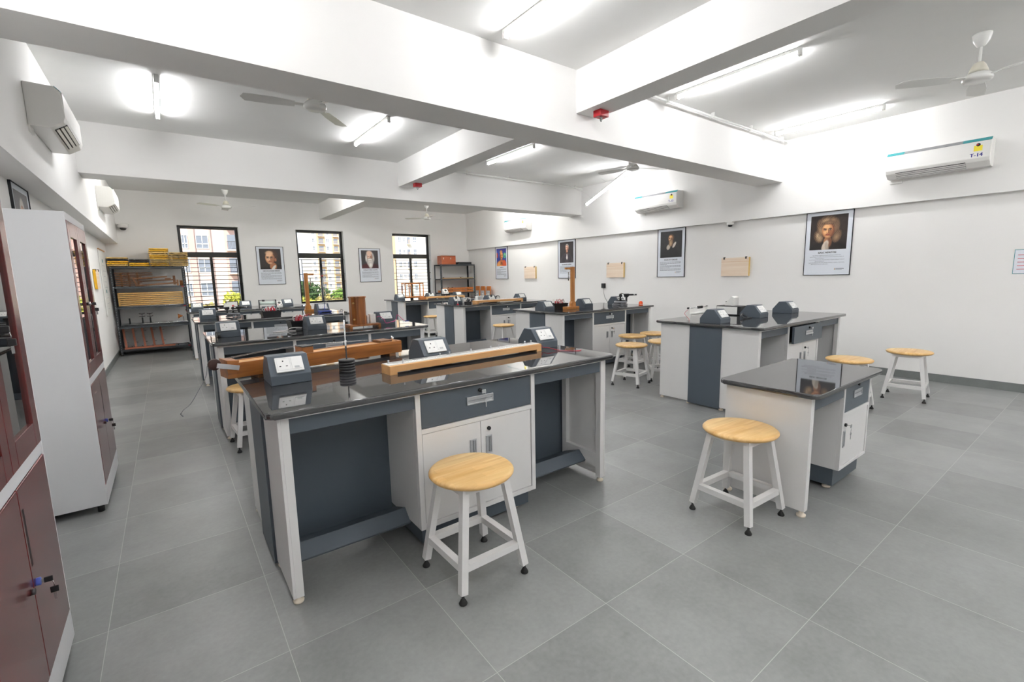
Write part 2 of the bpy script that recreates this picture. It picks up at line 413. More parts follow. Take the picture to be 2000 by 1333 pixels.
# ------------------------------------------------------------------ air conditioners (front faces -Y, back at y=0)
def ac(label, loc, rz, code=None, mount=True):
    t = thing('mounted_air_conditioner', label, 'air conditioner', loc, rz, 'split air conditioners')
    W = .94
    prof = [(0, 0), (-.12, .0), (-.20, .05), (-.215, .09), (-.205, .27), (-.17, .305), (0, .31)]
    MB().prism(M['acwhite'], prof, 0, W, 'x', .006).build('housing', t)
    MB().box(M['acwhite'], .006, W-.006, -.2135, -.206, .095, .268, .002, mat=Matrix.Rotation(0, 4, 'X')).build('front_panel', t)
    s = MB(); q = [(-.2085, .272), (-.1735, .307), (-.1715, .3055), (-.206, .2705)]
    s.prism(M['teal'], q, .0, .17, 'x'); s.prism(M['acgrey'], q, .17, .70, 'x'); s.prism(M['teal'], q, .70, W, 'x'); s.build('trim_strip', t)
    lv = MB(); lv.prism(M['dark'], [(-.207, .058), (-.132, .009), (-.136, .003), (-.211, .052)], .10, .74, 'x')
    for a in (.0, .34, .7):
        y, z = -.205+.07*a, .056-.046*a
        lv.prism(M['acwhite'], [(y, z), (y+.016, z-.012), (y+.012, z-.019), (y-.004, z-.007)], .10, .74, 'x')
    lv.build('louvre', t)
    if code is not None:
        k = MB(); k.box(M['lemon'], .80, .87, -.2155, -.213, .165, .225); k.cyl(M['dark'], (.835, -.215, .232), .018, .002, 16, axis='y'); k.cyl(M['red'], (.828, -.2158, .235), .008, .002, 12, axis='y')
        k.build('energy_sticker', t)
        if code: n = MB(); put_text(n, M['navy'], code, .055, .825, -.2145, .105, None, .002); n.build('number_sticker', t)
    if mount: MB().box(M['acwhite'], .0, .13, -.012, 0, -.045, .0).build('wall_plate', t)
    return t
r90 = math.radians(90)
ac('white split air conditioner numbered T-14 on the poster wall', (7.72, 2.06, 2.58), -r90, 'T-14')
ac('white split air conditioner numbered T-13 beside the tilted hanging tube light', (7.72, 6.03, 2.62), -r90, 'T-13')
ac('white split air conditioner above the poster wall nearest the windows', (7.72, 10.4, 2.62), -r90, '')
ac('large white split air conditioner on the beam above the maroon cabinets', (-.70, 5.05, 2.65), r90)
ac('white split air conditioner on the cabinet-side beam near the corner dome camera', (-.70, 9.45, 2.62), r90)

# ------------------------------------------------------------------ small ceiling fittings
def dome(label, loc, rz, s=1):
    t = thing('mounted_dome_camera', label, 'security camera', loc, rz, 'dome cameras'); t.scale = (s, s, s)
    b = MB(); b.box(M['acwhite'], -.06, .06, -.11, 0, .02, .035, .004); b.build('bracket', t)
    MB().lathe(M['acwhite'], [(0, .02), (.055, .02), (.058, 0), (.05, -.02), (0, -.02)], c=(0, -.06, 0)).build('housing', t)
    MB().lathe(M['black'], [(.036, -.02), (.034, -.035), (.022, -.048), (0, -.053)], c=(0, -.06, 0)).build('lens_dome', t)
dome('white dome security camera above the yellow boards by the window wall', (-.58, YB, 2.64), 0, 1.6)
dome('white dome security camera under the beam between two portrait posters', (XR, 4.2, 2.248), -r90)
def redbox(label, loc):
    t = thing('alarm_box', label, 'alarm box', loc, 0, 'red alarm boxes')
    MB().box(M['red'], -.06, .06, -.045, .045, -.06, 0, .004).build('housing', t)
    MB().tube(M['black'], [(.012*math.cos(a)+.0, .0, -.075+.022*math.sin(a)) for a in [i*PI/6 for i in range(13)]], .004, 6).build('hook', t)
    MB().cyl(M['alu'], (0, 0, -.064), .014, .012, 12).build('socket', t)
redbox('red alarm box under the near lengthwise beam end', (3.50, 3.22, 3.0)); redbox('red alarm box under the lengthwise beam between cross beams', (3.50, 7.25, 3.0))
def pipe(label, x0, x1, y):
    t = thing('ceiling_pipe', label, 'pipe', (x0, y, H), 0, 'ceiling pipes'); L = x1-x0
    MB().tube(M['fanwhite'], [(0, 0, -.045), (L-.05, 0, -.045), (L-.01, 0, -.05), (L, 0, -.075), (L, 0, -.10)], .014, 10).build('pipe_run', t)
    for k in range(5):
        x = .1+k*(L-.3)/4
        MB().box(M['fanwhite'], x-.008, x+.008, -.02, .02, -.063, 0).build('saddle_clip', t)
pipe('white pipe on the ceiling along the near cross beam', 3.64, 7.66, 3.32)
pipe('white pipe on the ceiling along the second cross beam', 3.64, 7.62, 7.57)

# ------------------------------------------------------------------ lab benches (local: x 0..2.142, y 0..1.215)
BL, BD, BT = 2.142, 1.215, .915
def rounded_slab(m, x0, x1, y0, y1, z0, z1, r):
    P = []
    for cx, cy, a0 in ((x1-r, y0+r, -PI/2), (x1-r, y1-r, 0), (x0+r, y1-r, PI/2), (x0+r, y0+r, PI)):
        for k in range(6): P.append((cx+r*math.cos(a0+k*PI/10), cy+r*math.sin(a0+k*PI/10)))
    t = bmesh.new(); A = [t.verts.new((*p, z0)) for p in P]; Bv = [t.verts.new((*p, z1)) for p in P]
    t.faces.new(A[::-1]); t.faces.new(Bv); n = len(P)
    for i in range(n): t.faces.new([A[i], A[(i+1) % n], Bv[(i+1) % n], Bv[i]])
    es = [e for e in t.edges if abs(e.verts[0].co.z-e.verts[1].co.z) < 1e-6]
    bmesh.ops.bevel(t, geom=es, offset=.011, segments=4, affect='EDGES', profile=.5)
    for f in t.faces: f.smooth = len(f.verts) == 4
    return MB().add(t, m)
def recess_handle(name, par, cx, cz, w, h, y):
    b = MB(); fr = .008
    for x0, x1, z0, z1 in ((-w/2, w/2, h/2-fr, h/2), (-w/2, w/2, -h/2, -h/2+fr), (-w/2, -w/2+fr, -h/2, h/2), (w/2-fr, w/2, -h/2, h/2)):
        b.box(M['alu'], cx+x0, cx+x1, y-.006, y, cz+z0, cz+z1, .0015)
    b.box(M['alu'], cx-w/2+fr, cx+w/2-fr, y-.002, y, cz-h/2+fr, cz+h/2-fr)
    if w > h: b.box(M['castgrey'], cx-w/2+fr, cx+w/2-fr, y-.005, y-.002, cz-h*.02, cz+h*.10)
    else: b.box(M['castgrey'], cx-w*.02, cx+w*.14, y-.005, y-.002, cz-h/2+fr, cz+h/2-fr)
    return b.build(name, par)
def lock(par, x, z, y): return MB().cyl(M['black'], (x, y-.006, z), .0115, .012, 18, axis='y', bev=.002).build('lock', par)
def key(par, x, z, y):
    k = MB(); k.box(M['chrome'], x-.006, x+.020, y-.034, y-.031, z-.014, z+.008, .001); k.cyl(M['chrome'], (x, y-.02, z), .003, .03, 8, axis='y')
    k.tube(M['chrome'], [(x+.014, y-.033, z-.004), (x+.02, y-.03, z-.03), (x+.02, y-.03, z-.05)], .0012, 5)
    k.cyl(M['chrome'], (x+.02, y-.03, z-.058), .010, .0025, 12, axis='y'); k.box(M['chrome'], x+.0165, x+.0235, y-.0312, y-.0288, z-.095, z-.064)
    return k.build('key', par)
def make_bench(label):
    t = thing('lab_bench', label, 'lab bench', (0, 0, 0), 0, 'white and slate lab benches')
    rounded_slab(M['granite'], 0, BL, 0, BD, .885, BT, .032).build('worktop', t)
    for e in (0, 1):
        fx = (lambda x: x) if e == 0 else (lambda x: BL-x)
        for y0, y1 in ((.05, .44), (.775, 1.165)):
            b = MB()
            b.box(M['white'], fx(.045), fx(.058), y0, y1, .03, .885, .002)
            for ya, yb, z0, z1 in ((y0, y0+.045, .03, .885), (y1-.045, y1, .03, .885), (y0+.045, y1-.045, .10, .20), (y0+.045, y1-.045, .80, .885)):
                b.box(M['white'], fx(.058), fx(.092), ya, yb, z0, z1, .0015)
            b.build('side_panel', t)
            for y in (y0+.022, y1-.022): MB().lathe(M['cream'], [(0, 0), (.022, 0), (.024, .010), (.013, .016), (.011, .030), (0, .030)], 16, c=(fx(.07), y, 0)).build('foot', t)
        MB().box(M['slate'], fx(.032), fx(.088), .425, .79, .018, .88, .002).build('end_panel', t, 'slate grey centre end panel')
    for x0, x1 in ((.092, .681), (1.465, BL-.092)):
        for y0, y1 in ((.06, .078), (1.137, 1.155)): MB().box(M['slate'], x0, x1, y0, y1, .795, .866, .001).build('apron', t, 'slate grey apron under the worktop')
        MB().box(M['slate'], x0, x1, .455, .472, .085, .80, .001).build('back_panel', t, 'slate grey knee-space back panel')
        MB().prism(M['slate'], [(.19, .122), (.255, .182), (.41, .125), (.405, .10), (.255, .155), (.20, .108)], x0, x1, 'x', .002).build('foot_rest', t, 'slate grey angled foot rest')
    for y0, y1 in ((.05, .09), (1.125, 1.165)): MB().box(M['white'], .092, BL-.092, y0, y1, .866, .885, .0015).build('top_rail', t)
    MB().box(M['white'], .681, 1.465, .079, 1.165, .13, .866, .002).box(M['dark'], .713, 1.433, .0778, .0795, .684, .862).build('cabinet_body', t)  # dark sheet stands in for the shade inside the drawer opening
    f = MB()
    for x0, x1, z0, z1 in ((.681, .709, .13, .866), (1.437, 1.465, .13, .866), (.709, 1.437, .655, .680), (.709, 1.437, .13, .158)): f.box(M['white'], x0, x1, .05, .078, z0, z1, .0015)
    f.build('face_frame', t)
    MB().box(M['slate'], .705, 1.441, .10, 1.12, .028, .13, .002).build('plinth', t, 'slate grey recessed plinth')
    for x in (.76, 1.38): MB().lathe(M['cream'], [(0, 0), (.022, 0), (.024, .010), (.013, .016), (.011, .028), (0, .028)], 16, c=(x, .16, 0)).build('foot', t)
    dr = MB().box(M['slate'], .713, 1.433, .054, .0775, .684, .862, .002).build('drawer', t, 'slate grey drawer front')
    recess_handle('drawer_handle', dr, 1.073, .780, .175, .046, .054); lock(dr, 1.073, .832, .054); key(dr, 1.073, .832, .054)
    for s in (0, 1):
        x0, x1 = (.713, 1.0715) if s == 0 else (1.0745, 1.433)
        dd = MB().box(M['white'], x0, x1, .056, .0775, .161, .652, .002).build('cabinet_door', t)
        recess_handle('door_handle', dd, 1.02 if s == 0 else 1.125, .505, .042, .105, .056)
        if s: lock(dd, 1.125, .60, .056); key(dd, 1.125, .60, .056)
    return t
BX, RX, BY, DY = .277, 4.527, 2.081, 2.797
blabel = {('L', 0): 'lab bench with the long wooden sonometer and black slotted weights on top', ('L', 1): 'lab bench with a tall upright wooden box on its black top',
          ('L', 2): 'lab bench carrying the clamp stand with blue base and a black cable tray', ('L', 3): 'lab bench by the window wall carrying the rheostat and white meters',
          ('R', 0): 'lab bench with its slate drawer pulled slightly open, under the T-14 wall', ('R', 1): 'lab bench carrying the orange cap and wooden pendulum stand, against poster wall side',
          ('R', 2): 'lab bench with the long pale bridge board and black plug key on top', ('R', 3): 'lab bench with the glazed wooden balance case on top'}
bshort = {('L', 0): 'the sonometer bench', ('L', 1): 'the bench with the tall wooden box', ('L', 2): 'the bench with the clamp stand', ('L', 3): 'the bench with the rheostat',
          ('R', 0): 'the bench with the open drawer', ('R', 1): 'the bench with the orange cap', ('R', 2): 'the bench with the black plug key', ('R', 3): 'the bench with the balance case'}
bench0 = make_bench(blabel[('L', 0)])
BPOS = {}
for side, x in (('L', BX), ('R', RX)):
    for i in range(4):
        y = BY + DY*i + (.01 if side == 'R' else 0); BPOS[(side, i)] = (x, y)
        if (side, i) == ('L', 0): continue
        b = dup(bench0, (x, y, 0), 0, blabel[(side, i)])
        if (side, i) == ('R', 0):
            for c in b.children:
                if c.name.startswith('drawer'): c.location = (0, -.05, 0)
        if side == 'L':
            for c in b.children:
                for g in list(c.children):
                    if g.name.startswith('key'): bpy.data.objects.remove(g)
bench0.location = (BX, BY, 0)
for c in bench0.children:
    if c.name.startswith('cabinet_door'):
        for g in list(c.children):
            if g.name.startswith('key'): bpy.data.objects.remove(g)

# small demonstration table
t = thing('demonstration_table', 'small lower table with one cabinet and black top, beside a wooden stool', 'table', (2.845, .994, 0))
TL, TD = 1.10, .58
rounded_slab(M['granite'], 0, TL, 0, TD, .735, .765, .032).build('worktop', t)
MB().box(M['white'], .04, .058, .045, .55, .04, .735, .002).build('side_panel', t)
MB().box(M['white'], .058, .085, .045, .09, .04, .735, .002).build('leg', t)
MB().box(M['white'], .058, .085, .505, .55, .04, .735, .002).build('leg', t)
for y in (.07, .52): MB().lathe(M['cream'], [(0, 0), (.024, 0), (.026, .012), (.014, .018), (.012, .04), (0, .04)], 16, c=(.065, y, 0)).build('foot', t)
MB().box(M['slate'], .085, .545, .05, .068, .648, .735, .001).build('apron', t, 'slate grey apron under the worktop')
MB().box(M['slate'], .085, .545, .50, .515, .10, .735, .001).build('back_panel', t, 'slate grey back panel')
MB().box(M['white'], .545, 1.03, .068, .55, .155, .735, .002).build('cabinet_body', t)
f = MB()
for x0, x1, z0, z1 in ((.545, .565, .155, .735), (1.012, 1.03, .155, .735), (.565, 1.012, .515, .535), (.565, 1.012, .155, .175)): f.box(M['white'], x0, x1, .045, .068, z0, z1, .0015)
f.build('face_frame', t)
dr = MB().box(M['slate'], .568, 1.009, .049, .0675, .538, .73, .002).build('drawer', t, 'slate grey drawer front')
recess_handle('drawer_handle', dr, .79, .64, .15, .05, .049); lock(dr, .79, .70, .049)
dd = MB().box(M['white'], .568, 1.009, .050, .0675, .178, .512, .002).build('cabinet_door', t)
recess_handle('door_handle', dd, .60, .36, .032, .11, .05); lock(dd, .605, .455, .05); key(dd, .605, .455, .05)
MB().box(M['slate'], .57, 1.02, .085, .53, .03, .155, .002).build('plinth', t, 'slate grey recessed plinth')
for x in (.61, .98): MB().lathe(M['cream'], [(0, 0), (.024, 0), (.026, .012), (.014, .018), (.012, .03), (0, .03)], 16, c=(x, .13, 0)).build('foot', t)

# ------------------------------------------------------------------ socket boxes
def make_box(label):
    t = thing('socket_box', label, 'socket box', (0, 0, 0), 0, 'slate socket boxes on the benches')
    hw, d, h = .100, .118, .146
    prof = [(-d, 0), (d, 0), (d, .05), (.042, h), (-.042, h), (-d, .05)]
    MB().prism(M['slate'], prof, -hw, hw, 'x', .003).build('housing', t)
    sl = Vector((0, d-.042, h-.05)).normalized(); L = math.hypot(d-.042, h-.05); ang = math.atan2(h-.05, d-.042)
    for s in (1, -1):
        R = (Matrix.Identity(4) if s == 1 else Matrix.Rotation(PI, 4, 'Z')) @ Matrix.Translation((0, -(d+.042)/2, (h+.05)/2)) @ Matrix.Rotation(ang, 4, 'X')
        p = MB(); p.box(M['plate'], -.068, .068, -.047, .043, .001, .011, .003, mat=R); pl = p.build('socket_plate', t, 'white socket plate')
        q = MB()
        for x, y, w2, h2 in ((-.030, .018, .006, .009), (-.046, -.012, .009, .005), (-.014, -.012, .009, .005)): q.box(M['dark'], x-w2/2, x+w2/2, y-h2/2, y+h2/2, .0105, .0116, mat=R)
        for x0, x1, y0, y1 in ((-.060, .004, .0345, .0355), (-.060, .004, -.0355, -.0345), (-.060, -.059, -.035, .035), (.003, .004, -.035, .035)): q.box(M['greyplate'], x0, x1, y0, y1, .0105, .0113, mat=R)
        q.build('socket_holes', pl)
        MB().box(M['plate'], .010, .058, -.034, .034, .0105, .013, .001, mat=R).build('rocker_switch', pl)
        MB().box(M['greyplate'], .022, .046, -.029, -.018, .0128, .0136, mat=R).build('rocker_mark', pl)
    return t
where = ['at the cabinet-wall end of', 'at the middle of', 'at the poster-wall end of']
box0 = None; BOXP = {}
for (side, i), (bx, by) in BPOS.items():
    offs = (.185, 1.02, 1.82) if side == 'L' else (.17, 1.02, 1.84)
    if (side, i) == ('L', 0): offs = (.213, 1.095, 1.985)
    for k, ox in enumerate(offs):
        lb = 'slate socket box ' + where[k] + ' ' + bshort[(side, i)]
        y = by + .58 + ((.093, .117, .06)[k] if (side, i) == ('L', 0) else 0)
        BOXP[(side, i, k)] = (bx+ox, y)
        if box0 is None: box0 = make_box(lb); box0.location = (bx+ox, y, BT)
        else: dup(box0, (bx+ox, y, BT), 0, lb)

# ------------------------------------------------------------------ stools
def make_stool(label):
    t = thing('stool', label, 'stool', (0, 0, 0), 0, 'round seat stools')
    MB().lathe(M['seat'], [(0, .507), (.185, .507), (.198, .511), (.207, .522), (.207, .528), (.199, .536), (.188, .539), (0, .539)], 48).build('seat', t)
    a, b = .112, .176
    for sx, sy in ((-1, -1), (1, -1), (1, 1), (-1, 1)):
        MB().bar(M['white'], (sx*a, sy*a, .505), (sx*b, sy*b, .045), .034).build('leg', t)
        MB().lathe(M['rubber'], [(0, 0), (.018, 0), (.0195, .006), (.011, .022), (.007, .026), (.006, .05), (0, .05)], 16, c=(sx*(b+.002), sy*(b+.002), 0)).build('rubber_foot', t)
    c = .158; d = .117
    for p, q in (((-1, -1), (1, -1)), ((1, -1), (1, 1)), ((1, 1), (-1, 1)), ((-1, 1), (-1, -1))):
        MB().bar(M['white'], (p[0]*c, p[1]*c, .155), (q[0]*c, q[1]*c, .155), .034, .034).build('stretcher', t)
    f = MB()
    for p, q in (((-1, -1), (1, -1)), ((1, -1), (1, 1)), ((1, 1), (-1, 1)), ((-1, 1), (-1, -1))):
        f.bar(M['white'], (p[0]*d, p[1]*d, .490), (q[0]*d, q[1]*d, .490), .030)
    f.build('seat_frame', t)
    return t
st = [((1.107, 1.85), 1, 'wooden-seat stool standing before the doors of the sonometer bench'), ((2.66, 1.328), -3, 'wooden-seat stool touching the white end of the small low table'),
      ((6.597, 1.447), 7, 'wooden-seat stool standing alone nearest the poster wall skirting'), ((5.62, 1.71), 0, 'wooden-seat stool partly hidden behind the small low table'),
      ((4.845, 3.90), 14, 'wooden-seat stool at the front of the cluster behind the open-drawer bench'), ((5.57, 4.47), 4, 'wooden-seat stool close before the drawer of the orange-cap bench'),
      ((6.03, 4.43), 8, 'wooden-seat stool at the knee space end of the orange-cap bench'), ((5.41, 3.81), 45, 'stool almost hidden behind the end of the open-drawer bench'),
      ((5.125, 7.18), 5, 'wooden-seat stool before the bench with the black plug key'), ((5.11, 10.15), -4, 'wooden-seat stool before the balance case bench'),
      ((.54, 4.66), 3, 'wooden-seat stool tucked behind the pulley end of the sonometer')]
stool0 = make_stool(st[0][2]); stool0.location = (*st[0][0], 0); stool0.rotation_euler = (0, 0, math.radians(st[0][1]))
for (x, y), a, lb in st[1:]: dup(stool0, (x, y, 0), math.radians(a), lb)

# ------------------------------------------------------------------ tall cabinets (front faces +X; local: x depth 0..-.47, y 0..0.845)
def make_cabinet(label, loc):
    t = thing('steel_cabinet', label, 'cabinet', loc, 0, 'tall steel cabinets'); W, Dp, Hc = .845, .455, 1.895; wm = M['cupwhite']
    b = MB()
    b.box(wm, -Dp, 0, 0, .018, .05, Hc, .002); b.box(wm, -Dp, 0, W-.018, W, .05, Hc, .002)
    b.box(wm, -Dp, 0, .018, W-.018, Hc-.045, Hc, .002); b.box(wm, -Dp, 0, .018, W-.018, .05, .17, .002)
    b.box(wm, -Dp, -.001, .018, W-.018, .83, .875, .002); b.box(wm, -Dp, -Dp+.015, .018, W-.018, .17, Hc-.045)
    b.build('carcass', t)
    for z in (1.16, 1.48): MB().box(wm, -Dp+.015, -.06, .018, W-.018, z, z+.02).build('shelf', t)
    for y in (.04, W-.04):
        for x in (-.04, -Dp+.04): MB().cyl(M['black'], (x, y, .025), .018, .05, 12).build('foot', t)
    for k in (0, 1):
        y0, y1 = (.02, W/2-.0015) if k == 0 else (W/2+.0015, W-.02)
        f = MB(); fr = .072
        for a, bb, z0, z1 in ((y0, y0+fr, .878, 1.848), (y1-fr, y1, .878, 1.848), (y0+fr, y1-fr, .878, .965), (y0+fr, y1-fr, 1.752, 1.848)): f.box(M['maroon'], -.02, .002, a, bb, z0, z1, .002)
        dd = f.build('glazed_door', t, 'maroon glazed upper door')
        MB().box(M['cupglass'], -.011, -.007, y0+fr-.002, y1-fr+.002, .963, 1.754).build('glass_pane', dd)
        dl = MB().box(M['maroon'], -.02, .002, y0, y1, .173, .827, .003).build('lower_door', t, 'maroon lower door')
        if k: MB().box(M['dark'], .0, .0026, y0+.018, y0+.034, .56, .755, .0008).build('slot_handle', dl)
        for par, z in ((dd, 1.33), (dl, .50)):
            y = y0+.03 if k else y1-.03
            if k:
                MB().cyl(M['blue'] if z < 1 else M['chrome'], (.008, y, z), .013, .012, 16, axis='x', bev=.002).build('lock', par)
                q = MB(); q.box(M['chrome'], .012, .022, y-.002, y+.002, z-.004, z+.004); q.box(M['black'], .020, .042, y-.003, y+.003, z-.010, z+.009, .002); q.tube(M['chrome'], [(.038, y, z), (.042, y, z-.02), (.042, y, z-.03)], .0014, 5)
                q.box(M['black'], .031, .052, y-.003, y+.003, z-.052, z-.030, .002); q.box(M['chrome'], .038, .045, y-.0012, y+.0012, z-.076, z-.052); q.build('key', par)
            else: MB().cyl(M['black'], (.006, y, z), .010, .01, 16, axis='x').build('lock', par)
    return t
cab = make_cabinet('tall maroon and white cabinet cut by the frame edge, nearest the camera', (-.438, 1.60, 0))
dup(cab, (-.438, 3.84, 0), 0, 'tall cabinet showing its plain white side and narrow maroon glazed doors')

# ------------------------------------------------------------------ posters
PRINT = bpy.data.materials.new('poster_print'); PRINT.use_nodes = True
_at = PRINT.node_tree.nodes.new('ShaderNodeAttribute'); _at.attribute_name = 'ink'; _pb = PRINT.node_tree.nodes['Principled BSDF']; _pb.inputs['Roughness'].default_value = .5
PRINT.node_tree.links.new(_at.outputs['Color'], _pb.inputs['Base Color'])
def paint(kind, N=72):
    """colours of a printed portrait on an N x N grid (u right, v up, both -1..1)"""
    g = np.linspace(-1, 1, N+1); g = (g[:-1]+g[1:])/2; U, Vv = np.meshgrid(g, g); img = np.zeros((N, N, 3)); rs = np.random.RandomState(len(kind)*13)
    C = lambda h: np.array([int(h[i:i+2], 16)/255 for i in (0, 2, 4)])
    def E(cx, cy, rx, ry, col, soft=.2, al=1., rot=0, hair=0):
        c, s_ = math.cos(rot), math.sin(rot); x, y = U-cx, Vv-cy; xx, yy = (x*c+y*s_)/rx, (-x*s_+y*c)/ry; d = np.sqrt(xx*xx+yy*yy)
        a = np.clip((1+soft/2-d)/soft, 0, 1); a = (a*a*(3-2*a)*al)[..., None]; k = C(col)[None, None, :]
        if hair: k = k*(1+.6*hair*np.sin(17*xx+4*np.sin(4*yy+3*cx)+3*d)[..., None])*(1.12-.3*np.clip(d, 0, 1)[..., None])
        img[:] = img*(1-a)+np.clip(k, 0, 1)*a
    def face(cx, cy, s, skin, lite, dark, brow, lip, t=-1, brow_y=.22):
        F_ = lambda x, y, rx, ry, col, soft=.5, al=1., rot=0: E(cx+x*s, cy+y*s, rx*s, ry*s, col, soft, al, rot)
        F_(0, 0, .80, 1.06, dark, .16); F_(.10*t, .06, .70, .96, skin, .35); F_(.22*t, .52, .42, .30, lite, .9, .8); F_(.34*t, -.18, .26, .26, lite, .9, .7); F_(-.34*t, -.25, .28, .55, dark, .9, .6)
        F_(0, -.86, .36, .16, lite, .9, .4); F_(.02, -.66, .44, .07, dark, .9, .5)
        for e in (-.30, .36):
            x = (e+.06)*t*1.; F_(x, brow_y-.06, .21, .14, dark, .9, .75); F_(x, brow_y+.05, .24, .06, brow, .6, .9, -.12*t if e < 0 else .12*t); F_(x, .12, .12, .055, 'e6ddd2', .5, .8); F_(x-.02*t, .12, .055, .058, '1c1512', .5, 1); F_(x, .165, .14, .03, '2a1a14', .6, .8)
        F_(.09*t, -.04, .075, .26, lite, .8, .85); F_(-.04*t, -.06, .06, .26, dark, .9, .6); F_(.06*t, -.30, .16, .07, dark, .8, .75); F_(.08*t, -.25, .09, .07, lite, .8, .8)
        F_(.06*t, -.52, .25, .035, '4a2019', .6, .95); F_(.06*t, -.575, .19, .055, lip, .7, .85); F_(.06*t, -.475, .20, .04, lip, .7, .8)
    if kind == 'wig':
        img[:] = C('231916'); E(.45, .3, .6, .8, '33231b', 1, .6); E(0, -1.25, 1.25, .72, '15100e', .25); E(.1, -1.0, .6, .5, '1d1613', .6)
        for x, y, rx, ry, r in ((-.05, .62, .52, .36, 0), (-.40, .25, .24, .55, .2), (.36, .25, .22, .5, -.15), (-.52, -.22, .26, .38, .3), (.46, -.25, .23, .38, -.3)): E(x, y, rx, ry, '6e543f', .35, 1, r, .28)
        for x, y, rx, ry, r, c in ((-.48, -.30, .17, .22, .4, 'a68a6c'), (-.44, .12, .12, .28, .2, '8f7255'), (.44, -.30, .15, .22, -.4, '8a6e52'), (-.18, .72, .24, .14, .4, '9c7f61'), (.22, .70, .2, .14, -.4, '7d6148'), (-.58, -.16, .1, .18, .1, 'b39878')): E(x, y, rx, ry, c, .7, .9, r, .3)
        E(-.02, -.55, .22, .34, 'a5714e', .3); E(.10, -.55, .12, .32, '5e3b28', .8, .7); E(-.14, -.78, .16, .34, 'cfc3b4', .35, 1, -.35); E(-.04, -.86, .10, .3, 'b3a597', .5, .9, .2)
        face(-.02, .10, .42, 'c78a5c', 'efc08a', '6f4028', '3c281b', '9a4a3a'); E(.0, .56, .30, .10, '7a5e47', .6, .9, 0, .3)
    elif kind == 'oldbeard':
        img[:] = C('2b2b2c'); E(-.1, -1.0, .85, .85, '202021', .4); E(.24, .0, .2, .28, '39302a', .6); E(-.24, -.2, .16, .22, 'b5aca0', .4, 1, -.5); E(.30, -.05, .10, .26, 'c9c0b4', .35, 1, -.6)
        E(0, .5, .27, .28, '6a5444', .4, 1, 0, .2); face(-.02, .42, .28, 'c08b62', 'e9bf94', '5a3b28', '4a3a2e', '7e4a3a')
        E(-.02, .12, .20, .26, '8d7157', .45, 1, 0, .3); E(-.04, .06, .12, .22, 'b89a78', .7, .9, 0, .3); E(-.03, .26, .15, .045, 'a08567', .6, .9)
    elif kind == 'suit':
        img[:] = C('241f20'); E(.0, -1.05, .95, 1.0, '453f44', .18); E(-.45, -.8, .22, .8, '302b30', .7, .8); E(.5, -.8, .22, .8, '2b272b', .7, .8); E(.06, -.28, .15, .42, 'ddd8d4', .2); E(-.14, -.4, .10, .46, '37323a', .4, 1, -.3); E(.26, -.4, .10, .46, '37323a', .4, 1, .3)
        E(.07, .04, .14, .2, 'b98468', .3); E(.02, -.06, .1, .05, '171518', .3); E(.13, -.06, .1, .05, '171518', .3); E(.08, .54, .25, .28, 'b9b2aa', .3, 1, 0, .15); face(.08, .40, .27, 'd0a085', 'eec8ae', '8a5a46', '6d5a4d', 'a4584a', -1)
    elif kind == 'sage':
        img[:] = C('2c3a8c'); E(-.6, .5, .5, .5, '4a5ab0', 1, .8); E(.68, .2, .30, .32, '4da878', .15); E(.75, .3, .16, .14, '8fd0a0', .8, .8); E(.6, .1, .14, .1, '2f7f90', .8, .8); E(-.9, .25, .18, .3, 'c8503a', .3); E(.3, .8, .6, .2, '3d2a78', 1, .6)
        E(0, -1.05, 1.05, .72, 'd9803f', .2); E(-.5, -1.0, .4, .5, 'e8a35c', .8); E(.62, -.9, .42, .62, 'cf5a30', .35, 1, .3); E(-.0, -.42, .22, .32, 'b8683a', .3); face(-.0, .18, .40, 'd98a4c', 'f5bd78', '8f4a26', '3d2216', '9a4632', 1); E(-.04, .62, .28, .20, 'e09a58', .6, .9)
        for k in range(3): E(0, -.62-.09*k, .24+.06*k, .028, '4b2a1c', .6)
    elif kind == 'specs':
        img[:] = C('2d2522'); E(.5, -1.1, 1.0, .55, '191514', .2); E(-.6, -1.2, .5, .4, '1c1716', .4); E(.22, -.72, .34, .36, 'a86f4e', .3); E(.24, -.88, .12, .34, 'e4ded6', .25, 1, -.65); E(.10, .34, .60, .62, '4a3022', .2, 1, 0, .15)
        face(-.02, .06, .56, 'd29a72', 'f2c9a4', '8e5a3f', '4b3222', 'a35646'); E(-.08, .58, .36, .22, 'e8bd98', .7, .9); E(.48, -.08, .09, .17, 'a86b4c', .4)
        for x in (-.19, .16):
            R_ = np.sqrt(((U-x)/.15)**2+((Vv-.12)/.11)**2); a = (np.clip(1-np.abs(R_-1)/.16, 0, 1)*.75)[..., None]; img[:] = img*(1-a)+C('4a4a4c')*a
    elif kind == 'whitebeard':
        img[:] = C('383436'); E(-.1, -1.05, 1.1, .62, '4d1b20', .2); E(.6, -1.0, .5, .5, '37151a', .6, .8); E(.02, .30, .50, .60, 'd4cdc6', .3, 1, 0, .08); face(.0, .28, .40, 'd8a88e', 'f2d2be', '9b6a56', 'd8d2cc', 'a8605a'); E(-.05, .72, .34, .24, 'ecc9b4', .6, .9)
        E(.02, -.30, .40, .46, 'd9d3cc', .35, 1, 0, .1); E(.06, -.62, .26, .36, 'efeae4', .5, 1, 0, .1); E(.0, -.02, .24, .08, 'eee8e2', .5); E(.0, -.12, .1, .02, '8a5a52', .7, .8); E(-.42, .1, .12, .4, 'e6e0da', .6, .9, 0, .1); E(.44, .1, .12, .4, 'c9c2ba', .6, .9, 0, .1)
    else:
        img[:] = C('6b6a6c'); E(0, -.9, .7, .9, 'd8d4d0', .3); E(0, .35, .34, .46, 'cfc9c4', .3); face(0, .2, .34, 'c9a08a', 'e6c6b2', '8a6352', '8d8680', '9a5a50')
    img += rs.normal(0, .012, (N, N, 1)); return np.clip(img, 0, 1)
